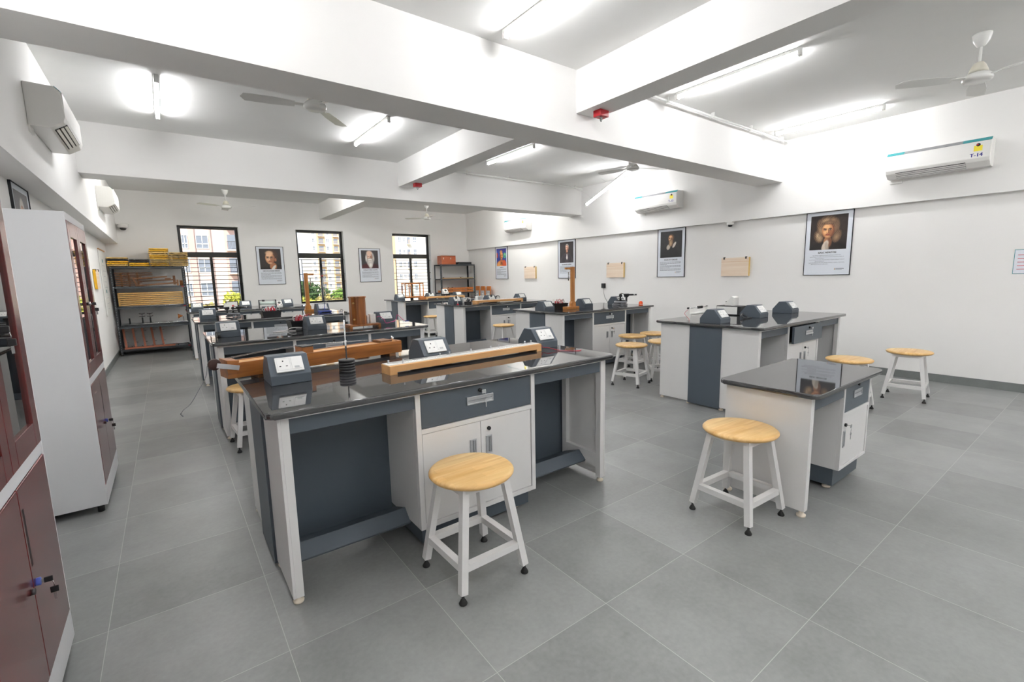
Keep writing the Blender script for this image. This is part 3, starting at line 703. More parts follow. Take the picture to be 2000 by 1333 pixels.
def portrait(kind, t, N=72):
    """flat printed picture; picture area x -.235..+.235, z .37..+.86"""
    me = bpy.data.meshes.new('portrait'); xs = np.linspace(-.235, .235, N+1); zs = np.linspace(.37, .86, N+1)
    me.from_pydata([(x, -.0125, z) for z in zs for x in xs], [], [(j*(N+1)+i, j*(N+1)+i+1, (j+1)*(N+1)+i+1, (j+1)*(N+1)+i) for j in range(N) for i in range(N)])
    img = paint(kind, N); l = np.where(img <= .04045, img/12.92, ((img+.055)/1.055)**2.4).reshape(-1, 3)
    at = me.color_attributes.new('ink', 'FLOAT_COLOR', 'CORNER'); c = np.ones((N*N*4, 4)); c[:, :3] = np.repeat(l, 4, axis=0); at.data.foreach_set('color', c.ravel())
    me.materials.append(PRINT); o = bpy.data.objects.new('portrait', me); COL.objects.link(o); o.parent = t; return o
body_lines = {'wig': ['Isaac Newton: English physicist and mathematician (1643-1727).', 'Laws of Motion: Formulated three laws of motion, fundamental principles in', 'classical mechanics.', 'Law of Universal Gravitation: Proposed theory of gravity, explained motion of', 'planets around the Sun.', 'Legacy: Foundational role in the scientific revolution in physics, mathematics,', 'differential calculus and mathematics.']}
def poster(kind, title, label, loc, rz):
    t = thing('framed_poster', label, 'poster', loc, rz, 'framed portrait posters'); hw, hh = .30, .915
    f = MB()
    for x0, x1, z0, z1 in ((-hw, hw, 0, .008), (-hw, hw, hh-.008, hh), (-hw, -hw+.008, 0, hh), (hw-.008, hw, 0, hh)): f.box(M['ink'], x0, x1, -.018, 0, z0, z1)
    f.build('frame', t)
    MB().box(M['paper'], -hw+.008, hw-.008, -.0105, -.001, .008, hh-.008).build('sheet', t)
    portrait(kind, t)
    if title: c = MB(); put_text(c, M['ink'], title, .036, 0, -.0125, .315, min(.40, .019*len(title)), .0012); c.build('caption', t)
    b = MB(); rnd = random.Random(len(kind)*7+3)
    if kind in body_lines:
        for k, s in enumerate(body_lines[kind]): put_text(b, M['papertext'], s, .017, -.003 if len(s) > 60 else -.09+.0*k, -.0125, .283-.021*k, .462*len(s)/79 if len(s) > 30 else .12)
    else:
        for k in range(8):
            x = -.235; end = -.235+.47*(.97 if k % 3 != 2 else rnd.uniform(.2, .6)); z = .283-.022*k
            while x < end:
                wl_ = rnd.uniform(.015, .05); x2 = min(x+wl_, end); b.box(M['papertext'], x, x2, -.0127, -.0105, z-.003, z+.003); x = x2+.007
    b.build('text_block', t)
    l = MB(); l.box(M['p_logo'], .105, .112, -.0127, -.0105, .075, .098); l.box(M['papertext'], .12, .225, -.0127, -.0105, .09, .096); l.box(M['papertext'], .12, .20, -.0127, -.0105, .077, .081); l.build('logo', t)
PZ = 1.372
poster('wig', 'ISAAC NEWTON', 'framed poster of a long-haired man captioned ISAAC NEWTON', (XR, 2.75, PZ), -r90)
poster('oldbeard', 'GALILEO GALILEI', 'framed poster of a bearded man on near-black, captioned GALILEO GALILEI', (XR, 5.37, PZ), -r90)
poster('suit', 'ALEXANDER FLEMING', 'framed poster of a man in suit and bow tie behind the pendulum stand', (XR, 8.245, PZ), -r90)
poster('sage', 'ARYABHATA', 'framed poster of a bare-shouldered sage on blue, nearest the window wall', (XR, 10.94, PZ), -r90)
poster('specs', 'GREGOR JOHANN MENDEL', 'framed poster of a clean-shaven man in spectacles between two windows', (2.125, YB, PZ), 0)
poster('whitebeard', 'CHARLES ROBERT DARWIN', 'framed poster of a white-bearded man between two windows', (4.595, YB, PZ), 0)
poster('plain', '', 'framed poster half hidden above the white cabinet side', (XL, 5.63, PZ), r90)

# boards clipped to walls
def wall_board(label, loc, rz, w=.475, h=.31, side=1, edge='mango', ew=.004):
    t = thing('drawing_board', label, 'board', loc, rz, 'boards hung on the walls')
    MB().box(M['pinewhite'], -w/2, w/2-.0, -.035, -.012, 0, h, .002).build('board', t)
    MB().box(M[edge], side*(w/2+ew)-ew, side*(w/2+ew)+ew, -.040, -.006, 0, h, .001).build('edge_strip', t, 'yellow edge strip')
    MB().box(M['pine'], -w/2, w/2, -.038, -.035, h-.07, h-.066).build('batten', t)
    for x in (-w/2+.05, w/2-.05):
        b = MB(); b.box(M['black'], x-.011, x+.011, -.044, -.035, h-.028, h+.012, .002); b.cyl(M['black'], (x, -.02, h+.006), .005, .04, 8, axis='y'); b.build('hanging_clip', t, 'black hanging clip')
wall_board('pale drawing board on the poster wall next to the blue portrait', (XR, 9.63, 1.375), -r90)
wall_board('pale drawing board on the poster wall above the black adapter', (XR, 6.725, 1.375), -r90)
wall_board('pale drawing board hung beside the large long-haired portrait', (XR, 4.105, 1.375), -r90)
wall_board('yellow edged board on the cabinet wall beside the long paper chart', (XL, 10.15, 1.385), r90, side=-1, edge='yellow', ew=.008)
t = thing('paper_chart', 'long cream paper chart hung on the cabinet wall near the rack', 'chart', (XL, 11.6, .88), r90)
MB().box(M['cardwhite'], -.5, .5, -.014, -.004, 0, 1.2).build('sheet', t); MB().box(M['pine'], -.5, .5, -.022, -.0, 1.2, 1.222).build('hanging_rod', t)
b = MB()
for k in range(9): b.box(M['greyplate'], -.2, .05+.3*((k*37) % 10)/10, -.0155, -.014, .12+k*.1, .13+k*.1)
for z in (.98, .42): b.box(M['teal'], -.15, .0, -.0158, -.014, z, z+.06)
b.build('printing', t)
t = thing('power_adapter', 'black power adapter plugged into the wall with a thin trailing wire', 'adapter', (XR, 7.05, 1.15), -r90)
MB().box(M['black'], -.04, .04, -.06, 0, 0, .10, .006).build('housing', t)
MB().tube(M['rubber'], [(0, -.03, 0), (.01, -.03, -.10), (.03, -.02, -.2), (.11, -.014, -.32), (.16, -.014, -.55), (.2, -.014, -.9), (.2, -.014, -1.14)], .003, 6).build('wire', t)
t = thing('wall_notice', 'pale blue edged notice sheet cut by the frame edge on poster wall', 'notice', (XR, .70, 1.36), -r90)
MB().box(M['teal'], -.17, .17, -.004, 0, 0, .275).build('border', t); MB().box(M['paper'], -.165, .165, -.007, -.004, .006, .269).build('sheet', t)
b = MB()
for k in range(5): b.box(M['redwire'], -.14, .1, -.0085, -.007, .05+k*.04, .056+k*.04)
b.build('printing', t)

# ------------------------------------------------------------------ things on the benches
def wire(m, pts, r, name, parent=None):
    P = [Vector(p) for p in pts]; Q = []
    for i in range(len(P)-1):
        a, b = P[max(i-1, 0)], P[min(i+2, len(P)-1)]
        for k in range(5):
            u = k/5; p1, p2 = P[i], P[i+1]
            Q.append(.5*((2*p1)+(p2-a)*u+(2*a-5*p1+4*p2-b)*u*u+(3*p1-a-3*p2+b)*u**3))
    Q.append(P[-1]); return MB().tube(m, Q, r, 6).build(name, parent)
T = BT
# sonometer (local x along its length)
t = thing('sonometer', 'long varnished wooden sonometer overhanging the near bench end with a pulley', 'sonometer', (.235, 2.885, T), math.atan2(.20, 1.0))
SL, SD, z0, z1 = 1.10, .13, .022, .105
b = MB(); b.box(M['teak'], 0, SL, 0, .012, z0, z1, .002); b.box(M['teak'], 0, SL, SD-.012, SD, z0, z1, .002); b.box(M['teak'], 0, .02, .012, SD-.012, z0, z1, .002); b.box(M['teak'], SL-.02, SL, .012, SD-.012, z0, z1, .002)
b.box(M['teak'], .02, SL-.02, .012, SD-.012, z0, z0+.008); b.build('sound_box', t)
MB().box(M['pine'], .02, SL-.02, .014, SD-.014, z1-.012, z1-.004).build('sound_board', t, 'pale wooden sound board')
MB().prism(M['teak'], [(-.012, z0), (.03, z0), (.05, z1+.012), (-.012, z1+.02)], -.001, SD+.001, 'y', .003).build('end_block', t)
b = MB(); b.box(M['brown'], SL-.16, SL-.07, .01, SD-.01, z1-.004, z1+.014, .003); b.build('end_bridge', t)
for k in range(4): MB().cyl(M['chrome'], (SL-.05+.012*k, .03+.024*k, z1+.012), .004, .03, 8).build('tuning_peg', t)
b = MB(); b.box(M['teak'], .40, .47, .015, SD-.015, z1-.004, z1+.035, .003); b.box(M['black'], .40, .47, .015, SD-.015, z1+.035, z1+.042, .002); b.build('movable_bridge', t)
for y in (.05, .08): wire(M['chrome'], [(.0, y, z1+.022), (.40, y, z1+.043), (SL-.15, y, z1+.018)], .0007, 'string', t)
b = MB(); b.cyl(M['pulley'], (-.055, .06, z1-.002), .031, .022, 24, axis='y', bev=.004); b.build('pulley', t)
b = MB(); b.bar(M['alu'], (-.06, -.004, z1-.0), (.045, -.004, z1-.028), .026, .004); b.build('pulley_bracket', t, 'silver pulley bracket')
for x in (.14, SL-.10): MB().box(M['brown'], x, x+.05, .005, SD-.005, 0, z0, .002).build('foot_block', t)
t = thing('pulley_string', 'thin grey cord hanging down from the sonometer pulley beside the bench end', 'string', (.235, 2.885, T), math.atan2(.20, 1.0))
wire(M['castgrey'], [(-.089, .06, .10), (-.098, .07, .04), (-.13, .10, -.03), (-.165, .13, -.10), (-.20, .14, -.13)], .0018, 'cord', t); MB().tube(M['castgrey'], [(-.20, .14, -.13), (-.215, .14, -.15), (-.205, .14, -.165)], .003, 6).build('end_hook', t)
# slotted weights
t = thing('slotted_weights', 'stack of black slotted weights on a thin upright rod on the sonometer bench', 'weights', (.815, 2.745, T))
for k in range(5): MB().cyl(M['black'], (0, 0, .0076+k*.0156), .046, .0138, 32).cyl(M['black'], (0, 0, .0076+k*.0156), .040, .0156, 24).build('weight', t)
b = MB(); b.cyl(M['chrome'], (0, 0, .19), .004, .24, 10); b.cyl(M['chrome'], (0, 0, .16), .0055, .06, 10); b.tube(M['chrome'], [(0, 0, .30), (.003, 0, .345), (-.004, 0, .37), (-.012, 0, .372), (-.016, 0, .36)], .003, 6); b.build('hanger_rod', t)
# metre bridge on the front bench
def bridge(label, loc, rz, L, D, Hh, feet=True, white=True):
    t = thing('metre_bridge', label, 'metre bridge', loc, rz, 'long metre bridge boards'); z0 = .014 if feet else 0
    b = MB(); b.box(M['pine'], 0, L, 0, D, z0, Hh, .002)
    if feet: b.box(M['pine'], 0, .045, 0, D, 0, z0+.002, .001); b.box(M['pine'], L-.045, L, 0, D, 0, z0+.002, .001)
    b.build('base_board', t)
    if white: MB().box(M['cardwhite'], .004, L-.004, D*.18, D-.004, Hh, Hh+.003).build('scale_strip', t, 'white scale strip')
    MB().box(M['chrome'], .03, L-.03, D*.62, D*.76, Hh+.003, Hh+.006).build('metal_strip', t)
    for x in (.03, .10, L*.32, L*.38, L*.52, L*.66, L*.72, L-.09, L-.03):
        MB().lathe(M['alu'], [(0, Hh), (.007, Hh), (.007, Hh+.006), (.003, Hh+.008), (.003, Hh+.012), (.0055, Hh+.014), (.0055, Hh+.022), (0, Hh+.023)], 14, c=(x, D*(.7 if x != .10 else .3), 0)).build('terminal', t)
    wire(M['chrome'], [(.03, D*.35, Hh+.006), (L/2, D*.35, Hh+.006), (L-.03, D*.35, Hh+.006)], .0008, 'bridge_wire', t)
    return t
bridge('pale wooden metre bridge with white top and brass terminals on the sonometer bench', (.968, 2.468, T), math.radians(3.2), 1.175, .115, .052)
t = thing('red_lead', 'thin red wire trailing on black worktop by the near metre bridge end', 'wire', (2.13, 2.50, T))
wire(M['redwire'], [(.03, .05, .035), (.045, .06, .02), (.06, .01, .02), (.10, -.05, .006), (.16, -.12, .004), (.21, -.15, .003), (.24, -.14, .003)], .0022, 'lead', t)

# trays of connecting leads
def tray(label, loc, rz=0):
    t = thing('cable_tray', label, 'tray', loc, rz, 'black trays of connecting leads')
    b = MB(); w, d, h = .135, .09, .085
    bot = [(-w*.9, -d*.88), (w*.9, -d*.88), (w*.9, d*.88), (-w*.9, d*.88)]; top = [(-w, -d), (w, -d), (w, d), (-w, d)]
    for i in range(4):
        j = (i+1) % 4
        b.poly(M['black'], [(*bot[i], 0), (*bot[j], 0), (*top[j], h), (*top[i], h)])
        bi = [(p[0]*.95, p[1]*.93) for p in (bot[i], bot[j], top[j], top[i])]
        b.poly(M['black'], [(*bi[1], .004), (*bi[0], .004), (*bi[3], h), (*bi[2], h)])
        b.poly(M['black'], [(*top[i], h), (*top[j], h), (*bi[2], h), (*bi[3], h)])
    b.poly(M['black'], [(*p, 0) for p in bot[::-1]]); b.poly(M['black'], [(p[0]*.95, p[1]*.93, .004) for p in bot])
    for y in (-d, d): b.box(M['black'], -w-.006, w+.006, y-.004, y+.004, h-.004, h+.003, .001)
    for x in (-w, w): b.box(M['black'], x-.004, x+.004, -d-.004, d+.004, h-.004, h+.003, .001)
    b.build('tub', t)
    r = random.Random(int(loc[0]*100))
    for k in range(14):
        m = M['redwire'] if k % 2 else M['whitewire']; x, y = r.uniform(-.07, .06), r.uniform(-.045, .045); a = r.uniform(0, 6.3)
        wire(m, [(x, y, .02), (x+.02*math.cos(a), y+.02*math.sin(a), h+.03+r.uniform(0, .02)), (x+.05*math.cos(a), y+.02*math.sin(a), h+.055+r.uniform(-.02, .01)), (x+.06*math.cos(a+.5), y+.03*math.sin(a), h), (x+.03, y, .015)], .004, 'lead', t, )
    for k in range(5):
        x, y = r.uniform(-.09, .08), r.uniform(-.05, .05)
        MB().lathe(M['redwire'], [(0, .07), (.008, .07), (.007, .10), (.004, .125), (0, .126)], 10, c=(x, y, 0)).build('plug', t)
    return t
tray('black tray of red and white leads on the clamp stand bench', (1.27, 7.98, T), .05)
tray('black tray of leads half hidden behind a socket box near the tall wooden box', (1.22, 5.76, T), .1)
tray('black tray of red and white leads beside the pendulum stand with the poster behind', (5.12, 5.62, T), -.1)

# tall wooden box
t = thing('wooden_resonance_box', 'tall upright varnished wooden box with brass knobs on its own plank', 'wooden box', (1.70, 5.20, T))
b = MB(); b.box(M['teakz'], -.12, .23, -.09, .10, .022, .042, .003)
for x in (-.12, .20): b.box(M['teakz'], x, x+.03, -.09, .10, 0, .022, .002)
b.build('base_plank', t)
P = [(-.075, -.04), (-.035, -.075), (.06, -.075), (.085, -.04), (.085, .05), (.05, .085), (-.05, .085), (-.075, .05)]
MB().prism(M['teakz'], P, .042, .335, 'z', .003).build('body', t)
MB().prism(M['teakz'], [(x*1.08, y*1.08) for x, y in P], .335, .352, 'z', .003).build('lid', t)
for z in (.10, .28): MB().lathe(M['brass'], [(0, 0), (.009, .0), (.006, .008), (.010, .016), (0, .022)], 14, mat=Matrix.Translation((-.055, -.058, z)) @ Matrix.Rotation(PI/2, 4, 'X') @ Matrix.Rotation(-.6, 4, 'Y')).build('knob', t)
MB().box(M['cardwhite'], .135, .20, -.02, .05, .042, .145, .004).build('meter_block', t, 'white meter block'); MB().box(M['cardwhite'], .105, .128, .0, .04, .042, .13, .003).build('meter_block', t, 'small white meter block')
t = thing('magenta_lead', 'magenta and white twisted lead looping to the socket box on the tall-box bench', 'wire', (1.96, 5.20, T))
wire(M['pinkwire'], [(-.03, .03, .10), (.0, .03, .11), (.05, .02, .07), (.06, -.01, .03), (.12, .0, .035), (.19, .02, .05), (.22, .04, .105), (.235, .06, .11), (.25, .03, .09), (.28, .0, .05), (.31, -.01, .035)], .0035, 'lead', t)
MB().box(M['blue'], .30, .345, -.02, .0, .028, .042, .003).build('clip', t)
t = thing('glass_slab', 'clear glass slab beside a socket box on the tall-box bench', 'glass block', (.33, 5.20, T)); 
MB().box(M['film'], -.03, .02, -.06, .10, .001, .03, .003).build('slab', t); MB().cyl(M['film'], (.04, .16, .03), .028, .055, 20).build('beaker', t)
t = thing('white_lead', 'white looped cable with black plug beside the middle socket box of tall-box bench', 'cable', (1.0, 5.42, T))
wire(M['whitewire'], [(.16, .02, .03), (.06, .02, .035), (.0, .03, .012), (-.10, .02, .006), (-.13, .0, .005), (-.08, -.01, .005), (.03, -.02, .006), (.10, -.05, .006)], .004, 'lead', t); MB().box(M['black'], .08, .14, -.085, -.035, .0, .03, .006).build('plug', t)

# spectrometers
def spectro(label, loc, rz, col=0, sc=.85):
    t = thing('spectrometer', label, 'spectrometer', loc, rz, 'black and grey spectrometers'); t.scale = (sc,)*3
    b = MB()
    for k in range(3):
        a = 2*PI*k/3+.5; b.bar(M['castgrey'], (0, 0, .03), (.15*math.cos(a), .15*math.sin(a), .022), .05, .022); b.cyl(M['castgrey'], (.15*math.cos(a), .15*math.sin(a), .016), .024, .032, 14, bev=.003)
    b.cyl(M['castgrey'], (0, 0, .035), .07, .05, 28, r2=.055, bev=.004); b.build('tripod_base', t)
    MB().lathe(M['castgrey'], [(0, .06), (.125, .06), (.128, .066), (.128, .088), (.12, .094), (0, .094)], 36).build('divided_circle', t)
    MB().lathe(M['black'], [(0, .094), (.10, .094), (.10, .104), (.02, .108), (.018, .13), (.06, .132), (.06, .140), (0, .141)], 28).build('prism_table', t)
    for s, n in ((1, 'telescope'), (-1, 'collimator')):
        part = None
        b = MB(); x = s*.115; b.box(M['black'], x-.017, x+.017, -.018, .018, .075, .20, .004)
        b.prism(M['black'], [(x-.05*1, .19), (x+.05, .19), (x+.03, .165), (x-.03, .165)], -.018, .018, 'y', .003)
        b.cyl(M['black'], (x+s*.0, 0, .213), .024, .10, 20, axis='x', bev=.003); b.cyl(M['black'], (x+s*.09, 0, .213), .018, .09, 18, axis='x'); part = b.build(n, t)
        if s < 0: part.rotation_euler = (0, 0, col)
        b = MB(); b.cyl(M['chrome'], (x+s*.155, 0, .213), .0145, .05, 16, axis='x'); b.cyl(M['black'], (x+s*.19, 0, .213), .0165, .022, 16, axis='x'); b.build('eyepiece', part)
    b = MB(); b.cyl(M['black'], (0, 0, .16), .006, .05, 8); b.cyl(M['black'], (0, 0, .20), .032, .035, 22, axis='y', bev=.004); b.tube(M['black'], [(.03+.045*math.cos(a), 0, .195+.045*math.sin(a)) for a in [k*PI/10 for k in range(-2, 9)]], .007, 8); b.cyl(M['brass'], (.01, 0, .245), .003, .03, 8); b.build('prism_clamp', t)
spectro('grey and black spectrometer next to the orange cap on the poster-side bench', (6.18, 5.22, T+.003), math.radians(-38), math.radians(-100))
spectro('grey and black spectrometer behind the first socket box of the clamp stand bench', (.80, 8.30, T+.003), math.radians(-4), 0, .68)
t = thing('orange_cap', 'small domed orange plastic cap on the bench beside a spectrometer', 'cap', (6.49, 5.04, T))
MB().lathe(M['orange'], [(0, 0), (.034, 0), (.036, .006), (.036, .014), (.034, .04), (.026, .06), (.012, .070), (0, .072)], 24).build('dome', t); MB().lathe(M['cardwhite'], [(.0355, .012), (.037, .012), (.037, .018), (.0355, .018)], 24).build('ring', t, 'white ring')

# wooden pendulum stands
def stand(label, loc, rz, arm=-.16, b0=-.06, b1=.30):
    t = thing('pendulum_stand', label, 'wooden stand', loc, rz, 'wooden pendulum stands')
    s = 1 if arm > 0 else -1
    MB().box(M['stand'], b0, b1, -.05, .05, 0, .04, .003).build('base_plank', t)
    MB().prism(M['stand'], [(-.045, .04), (.045, .04), (.045, .09), (.03, .12), (-.03, .12), (-.045, .09)], -.03, .03, 'y', .002).build('foot_bracket', t)
    MB().box(M['stand'], -.03, .03, -.022, .022, .12, .665, .002).build('upright', t)
    b = MB(); b.box(M['stand'], min(0, arm)-(.0), max(0, arm), -.016, .016, .625, .655, .002); b.build('arm', t)
    x = arm*.55
    b = MB(); b.cyl(M['whitewire'], (x, 0, .60), .0015, .06, 6); b.build('thread', t); MB().cyl(M['chrome'], (x, 0, .515), .009, .13, 12).build('bob', t)
stand('honey-coloured wooden pendulum stand near the blue-based clamp stand', (1.95, 8.55, T), 0, .13)
stand('honey-coloured wooden pendulum stand in front of the bow-tie man poster', (5.19, 5.36, T), 0, -.155, -.17, .10)
t = thing('clamp_stand', 'thin chrome clamp stand on a blue base before the middle window', 'clamp stand', (2.10, 8.08, T))
MB().prism(M['blue'], [(-.10, -.055), (.10, -.055), (.10, .055), (-.10, .055)], .012, .032, 'z', .004).build('base', t, 'blue base plate')
for x in (-.08, .08): MB().box(M['blue'], x-.012, x+.012, -.05, .05, 0, .013, .002).build('base_foot', t)
MB().cyl(M['chrome'], (.0, .0, .33), .006, .60, 12).build('rod', t); 
b = MB(); b.cyl(M['whitewire'], (.03, 0, .36), .004, .56, 8); b.build('burette', t); b = MB(); b.box(M['redwire'], -.012, .012, -.01, .01, .60, .62, .002); b.cyl(M['chrome'], (.015, 0, .61), .004, .05, 8, axis='x'); b.build('clamp', t)

# instruments by the window
t = thing('rheostat', 'pale mint rheostat tube on black end brackets by the window wall', 'rheostat', (1.70, 10.98, T))
MB().cyl(M['mint'], (0, 0, .08), .035, .30, 26, axis='x').build('tube', t, 'pale mint tube'); 
for x in (-.16, .16): MB().box(M['black'], x-.006, x+.006, -.045, .045, 0, .15, .002).build('end_bracket', t)
MB().cyl(M['chrome'], (0, 0, .14), .005, .32, 8, axis='x').build('slide_rod', t); b = MB(); b.box(M['black'], -.10, -.05, -.02, .02, .118, .152, .005); b.build('slider', t); MB().box(M['cardwhite'], -.15, .15, -.03, .03, 0, .03, .002).build('base', t)
def meter(label, loc, rz=0, s=1, base=None):
    t = thing('demonstration_meter', label, 'meter', loc, rz, 'sloping demonstration meters')
    if base:
        MB().box(M['black'], -.10*s, .10*s, -.08*s, .08*s, 0, base, .003).build('stand_block', t)
    z = base or 0
    MB().prism(M['cardwhite'], [(-.07*s, z), (.07*s, z), (.07*s, z+.12*s), (.03*s, z+.14*s), (-.05*s, z+.05*s), (-.07*s, z+.04*s)], -.07*s, .07*s, 'x', .004).build('housing', t)
    R = Matrix.Translation((0, -.013*s, z+.094*s)) @ Matrix.Rotation(math.atan2(.09, .08), 4, 'X')
    b = MB(); b.lathe(M['black'], [(.030*s, 0), (.034*s, 0), (.034*s, .006), (.030*s, .006)], 24, mat=R); b.build('dial_ring', t); MB().box(M['black'], -.001, .001, -.02*s, .02*s, .001, .003, mat=R @ Matrix.Rotation(.5, 4, 'Z')).build('needle', t)
    for x in (-.04*s, .04*s): MB().cyl(M['redwire'] if x < 0 else M['black'], (x, -.063*s, z+.05*s), .008*s, .02, 10).build('terminal', t)
meter('small white sloping meter with a round dial by the window wall, beside the rheostat', (1.925, 10.98, T), 0, .8)
meter('white sloping meter standing on the black-framed box of the open-drawer bench', (5.72, 3.04, T+.115), PI, .85)
meter('white sloping meter on a black block beside the balance case bench edge', (6.05, 11.15, T), 0, .95, .10)
t = thing('power_supply', 'black-framed white-fronted box beneath a sloping meter on the open-drawer bench', 'power supply', (5.68, 3.02, T), -r90)
MB().box(M['black'], -.155, .155, -.075, .10, .006, .115, .004).build('case', t); MB().box(M['cardwhite'], -.147, .115, -.079, -.074, .014, .106, .001).build('front_panel', t, 'white front panel')
for x in (-.13, .13):
    for y in (-.05, .08): MB().cyl(M['rubber'], (x, y, .003), .01, .006, 10).build('foot', t)
t = thing('black_cable', 'tangle of black cable beside the middle socket box of the open-drawer bench', 'cable', (5.34, 2.66, T))
wire(M['black'], [(.10, .08, .03), (.05, .07, .05), (-.02, .04, .04), (-.06, .0, .012), (-.02, -.03, .008), (.03, .0, .012), (.05, .05, .03), (.0, .06, .04), (-.05, .03, .02), (-.04, -.02, .008), (.02, -.04, .008), (.06, -.03, .008)], .006, 'coil', t)
t = thing('slide_wire_resistor', 'thin rod with black slider held behind the first socket box of open-drawer bench', 'resistor', (4.93, 3.02, T))
b = MB(); b.cyl(M['chrome'], (0, 0, .135), .004, .36, 8, axis='x'); b.build('rod', t); MB().box(M['black'], -.0, .09, -.012, .012, .122, .150, .005).build('slider', t)
for x in (-.18, .18): MB().box(M['cardwhite'], x-.005, x+.005, -.018, .018, 0, .14, .002).build('end_bracket', t)
for x in (-.192, .188): MB().cyl(M['black'], (x, 0, .137), .010, .022, 10, axis='x').build('end_knob', t)
MB().cyl(M['cardwhite'], (0, 0, .07), .017, .35, 20, axis='x').build('tube', t); wire(M['redwire'], [(-.2, 0, .12), (-.26, .0, .08), (-.25, -.05, .02), (-.28, -.07, .004)], .0018, 'lead', t)
t = thing('white_board_box', 'black-edged white panel box standing beside a socket box by window wall', 'power supply', (1.07, 11.05, T))
MB().box(M['black'], -.12, .10, -.04, .04, 0, .145, .003).build('case', t); MB().box(M['cardwhite'], -.11, .08, -.043, -.039, .012, .132).build('front_panel', t, 'white front panel'); wire(M['black'], [(.06, 0, .145), (.05, .0, .19), (.0, .02, .22), (-.04, .02, .24)], .002, 'wire', t)
t = thing('triangular_screen', 'small pale triangular card screen with a red knob near the first window', 'screen', (.97, 10.92, T))
MB().prism(M['cardwhite'], [(-.07, 0), (.07, 0), (.04, .05), (-.04, .125), (-.06, .12)], -.012, .012, 'y', .002).build('card', t); MB().cyl(M['redwire'], (.09, -.01, .06), .018, .02, 14, axis='y').build('knob', t)

# balance case
t = thing('balance_case', 'glazed orange wooden balance case standing before the window by the grey rack', 'balance', (5.14, 11.22, T))
b = MB()
for x in (-.26, .24):
    for y in (-.11, .09): b.box(M['orangewood'], x, x+.02, y, y+.02, .045, .40, .001)
for z in (.045, .385):
    for y in (-.11, .09): b.box(M['orangewood'], -.26, .26, y, y+.02, z, z+.022, .001)
    for x in (-.26, .24): b.box(M['orangewood'], x, x+.02, -.09, .09, z, z+.022, .001)
b.box(M['orangewood'], -.265, .265, -.115, .115, .04, .052, .001); b.box(M['orangewood'], -.27, .27, -.12, .12, .402, .415, .002); b.build('case_frame', t)
for x in (-.155, -.10, .14): MB().box(M['orangewood'], x, x+.022, -.105, -.095, .067, .385, .001).build('front_mullion', t)
for y in (-.1, .1): MB().box(M['glass'], -.24, .24, y-.002, y+.002, .067, .385).build('glass_pane', t)
b = MB(); b.cyl(M['brass'], (0, 0, .19), .010, .27, 12); b.cyl(M['brass'], (0, 0, .32), .006, .28, 10, axis='x'); b.build('beam_pillar', t)
for x in (-.13, .13):
    b = MB(); b.lathe(M['brass'], [(0, .14), (.035, .143), (.037, .147), (0, .146)], 20, c=(x, 0, 0))
    for a in (0, 2.1, 4.2): b.tube(M['brass'], [(x+.034*math.cos(a), .034*math.sin(a), .146), (x, 0, .32)], .001, 4)
    b.build('scale_pan', t)
for x, y in ((-.10, -.09), (.12, -.09), (0, .09)): MB().cyl(M['black'], (x, y, .02), .018, .04, 12).build('levelling_foot', t)
t = thing('weight_case', 'small orange wooden weight case beside the glazed balance case', 'box', (5.22, 10.86, T)); MB().box(M['orangewood'], -.08, .08, -.05, .05, 0, .045, .003).build('body', t); MB().box(M['orangewood'], -.083, .083, -.053, .053, .045, .06, .003).build('lid', t)

# long bridge boards on the far benches
bridge('long pale wooden bridge board with black keys on the plug key bench', (5.02, 7.93, T), math.radians(-1), 1.16, .19, .06, True, True)
bridge('long pale wooden bridge board across the middle of the balance case bench', (5.30, 10.78, T+.0), math.radians(-1), 1.13, .12, .055, True, False)
t = thing('plug_key', 'black plug key instrument before the middle socket box of the bridge board bench', 'plug key', (4.80, 7.93, T)); MB().box(M['black'], -.055, .055, -.05, .05, 0, .055, .004).build('base', t)
MB().lathe(M['black'], [(0, .055), (.035, .055), (.037, .075), (.028, .095), (.014, .10), (.012, .115), (0, .117)], 20).build('knob', t)
for x in (-.04, .04): MB().cyl(M['chrome'], (x, -.03, .063), .007, .018, 10).build('terminal', t)
def psu(label, loc):
    t = thing('white_power_box', label, 'power supply', loc, 0, 'white power boxes'); MB().box(M['cardwhite'], -.09, .09, -.06, .06, 0, .115, .004).build('case', t); MB().box(M['castgrey'], -.085, .085, -.063, -.06, .10, .112, .001).build('top_strip', t)
    MB().box(M['black'], .045, .07, -.066, -.06, .05, .085, .002).build('switch', t)
    for x in (-.01, .03, .065): MB().cyl(M['redwire'] if x > 0 else M['black'], (x, -.068, .025), .009, .018, 10, axis='y').build('terminal', t)
psu('white power box with red terminals next to the black plug key', (4.95, 8.265, T)); psu('white power box with red terminals at the far edge of the plug key bench', (5.55, 8.65, T))
t = thing('white_burette', 'short upright white rod with red foot at the bench corner near plug key', 'rod stand', (4.62, 8.02, T)); MB().cyl(M['whitewire'], (0, 0, .09), .010, .16, 12).build('rod', t); MB().lathe(M['redwire'], [(0, 0), (.022, 0), (.022, .008), (.012, .014), (0, .014)], 16).build('foot', t)
t = thing('round_meter', 'round black-rimmed meter leaning behind the bridge board beside a socket box', 'meter', (5.86, 8.42, T)); MB().cyl(M['black'], (0, 0, .062), .06, .04, 28, axis='y', bev=.006).build('rim', t); MB().cyl(M['cardwhite'], (0, -.0205, .062), .046, .003, 28, axis='y').build('dial', t); MB().box(M['black'], -.05, .05, -.03, .03, 0, .012, .002).build('base', t)
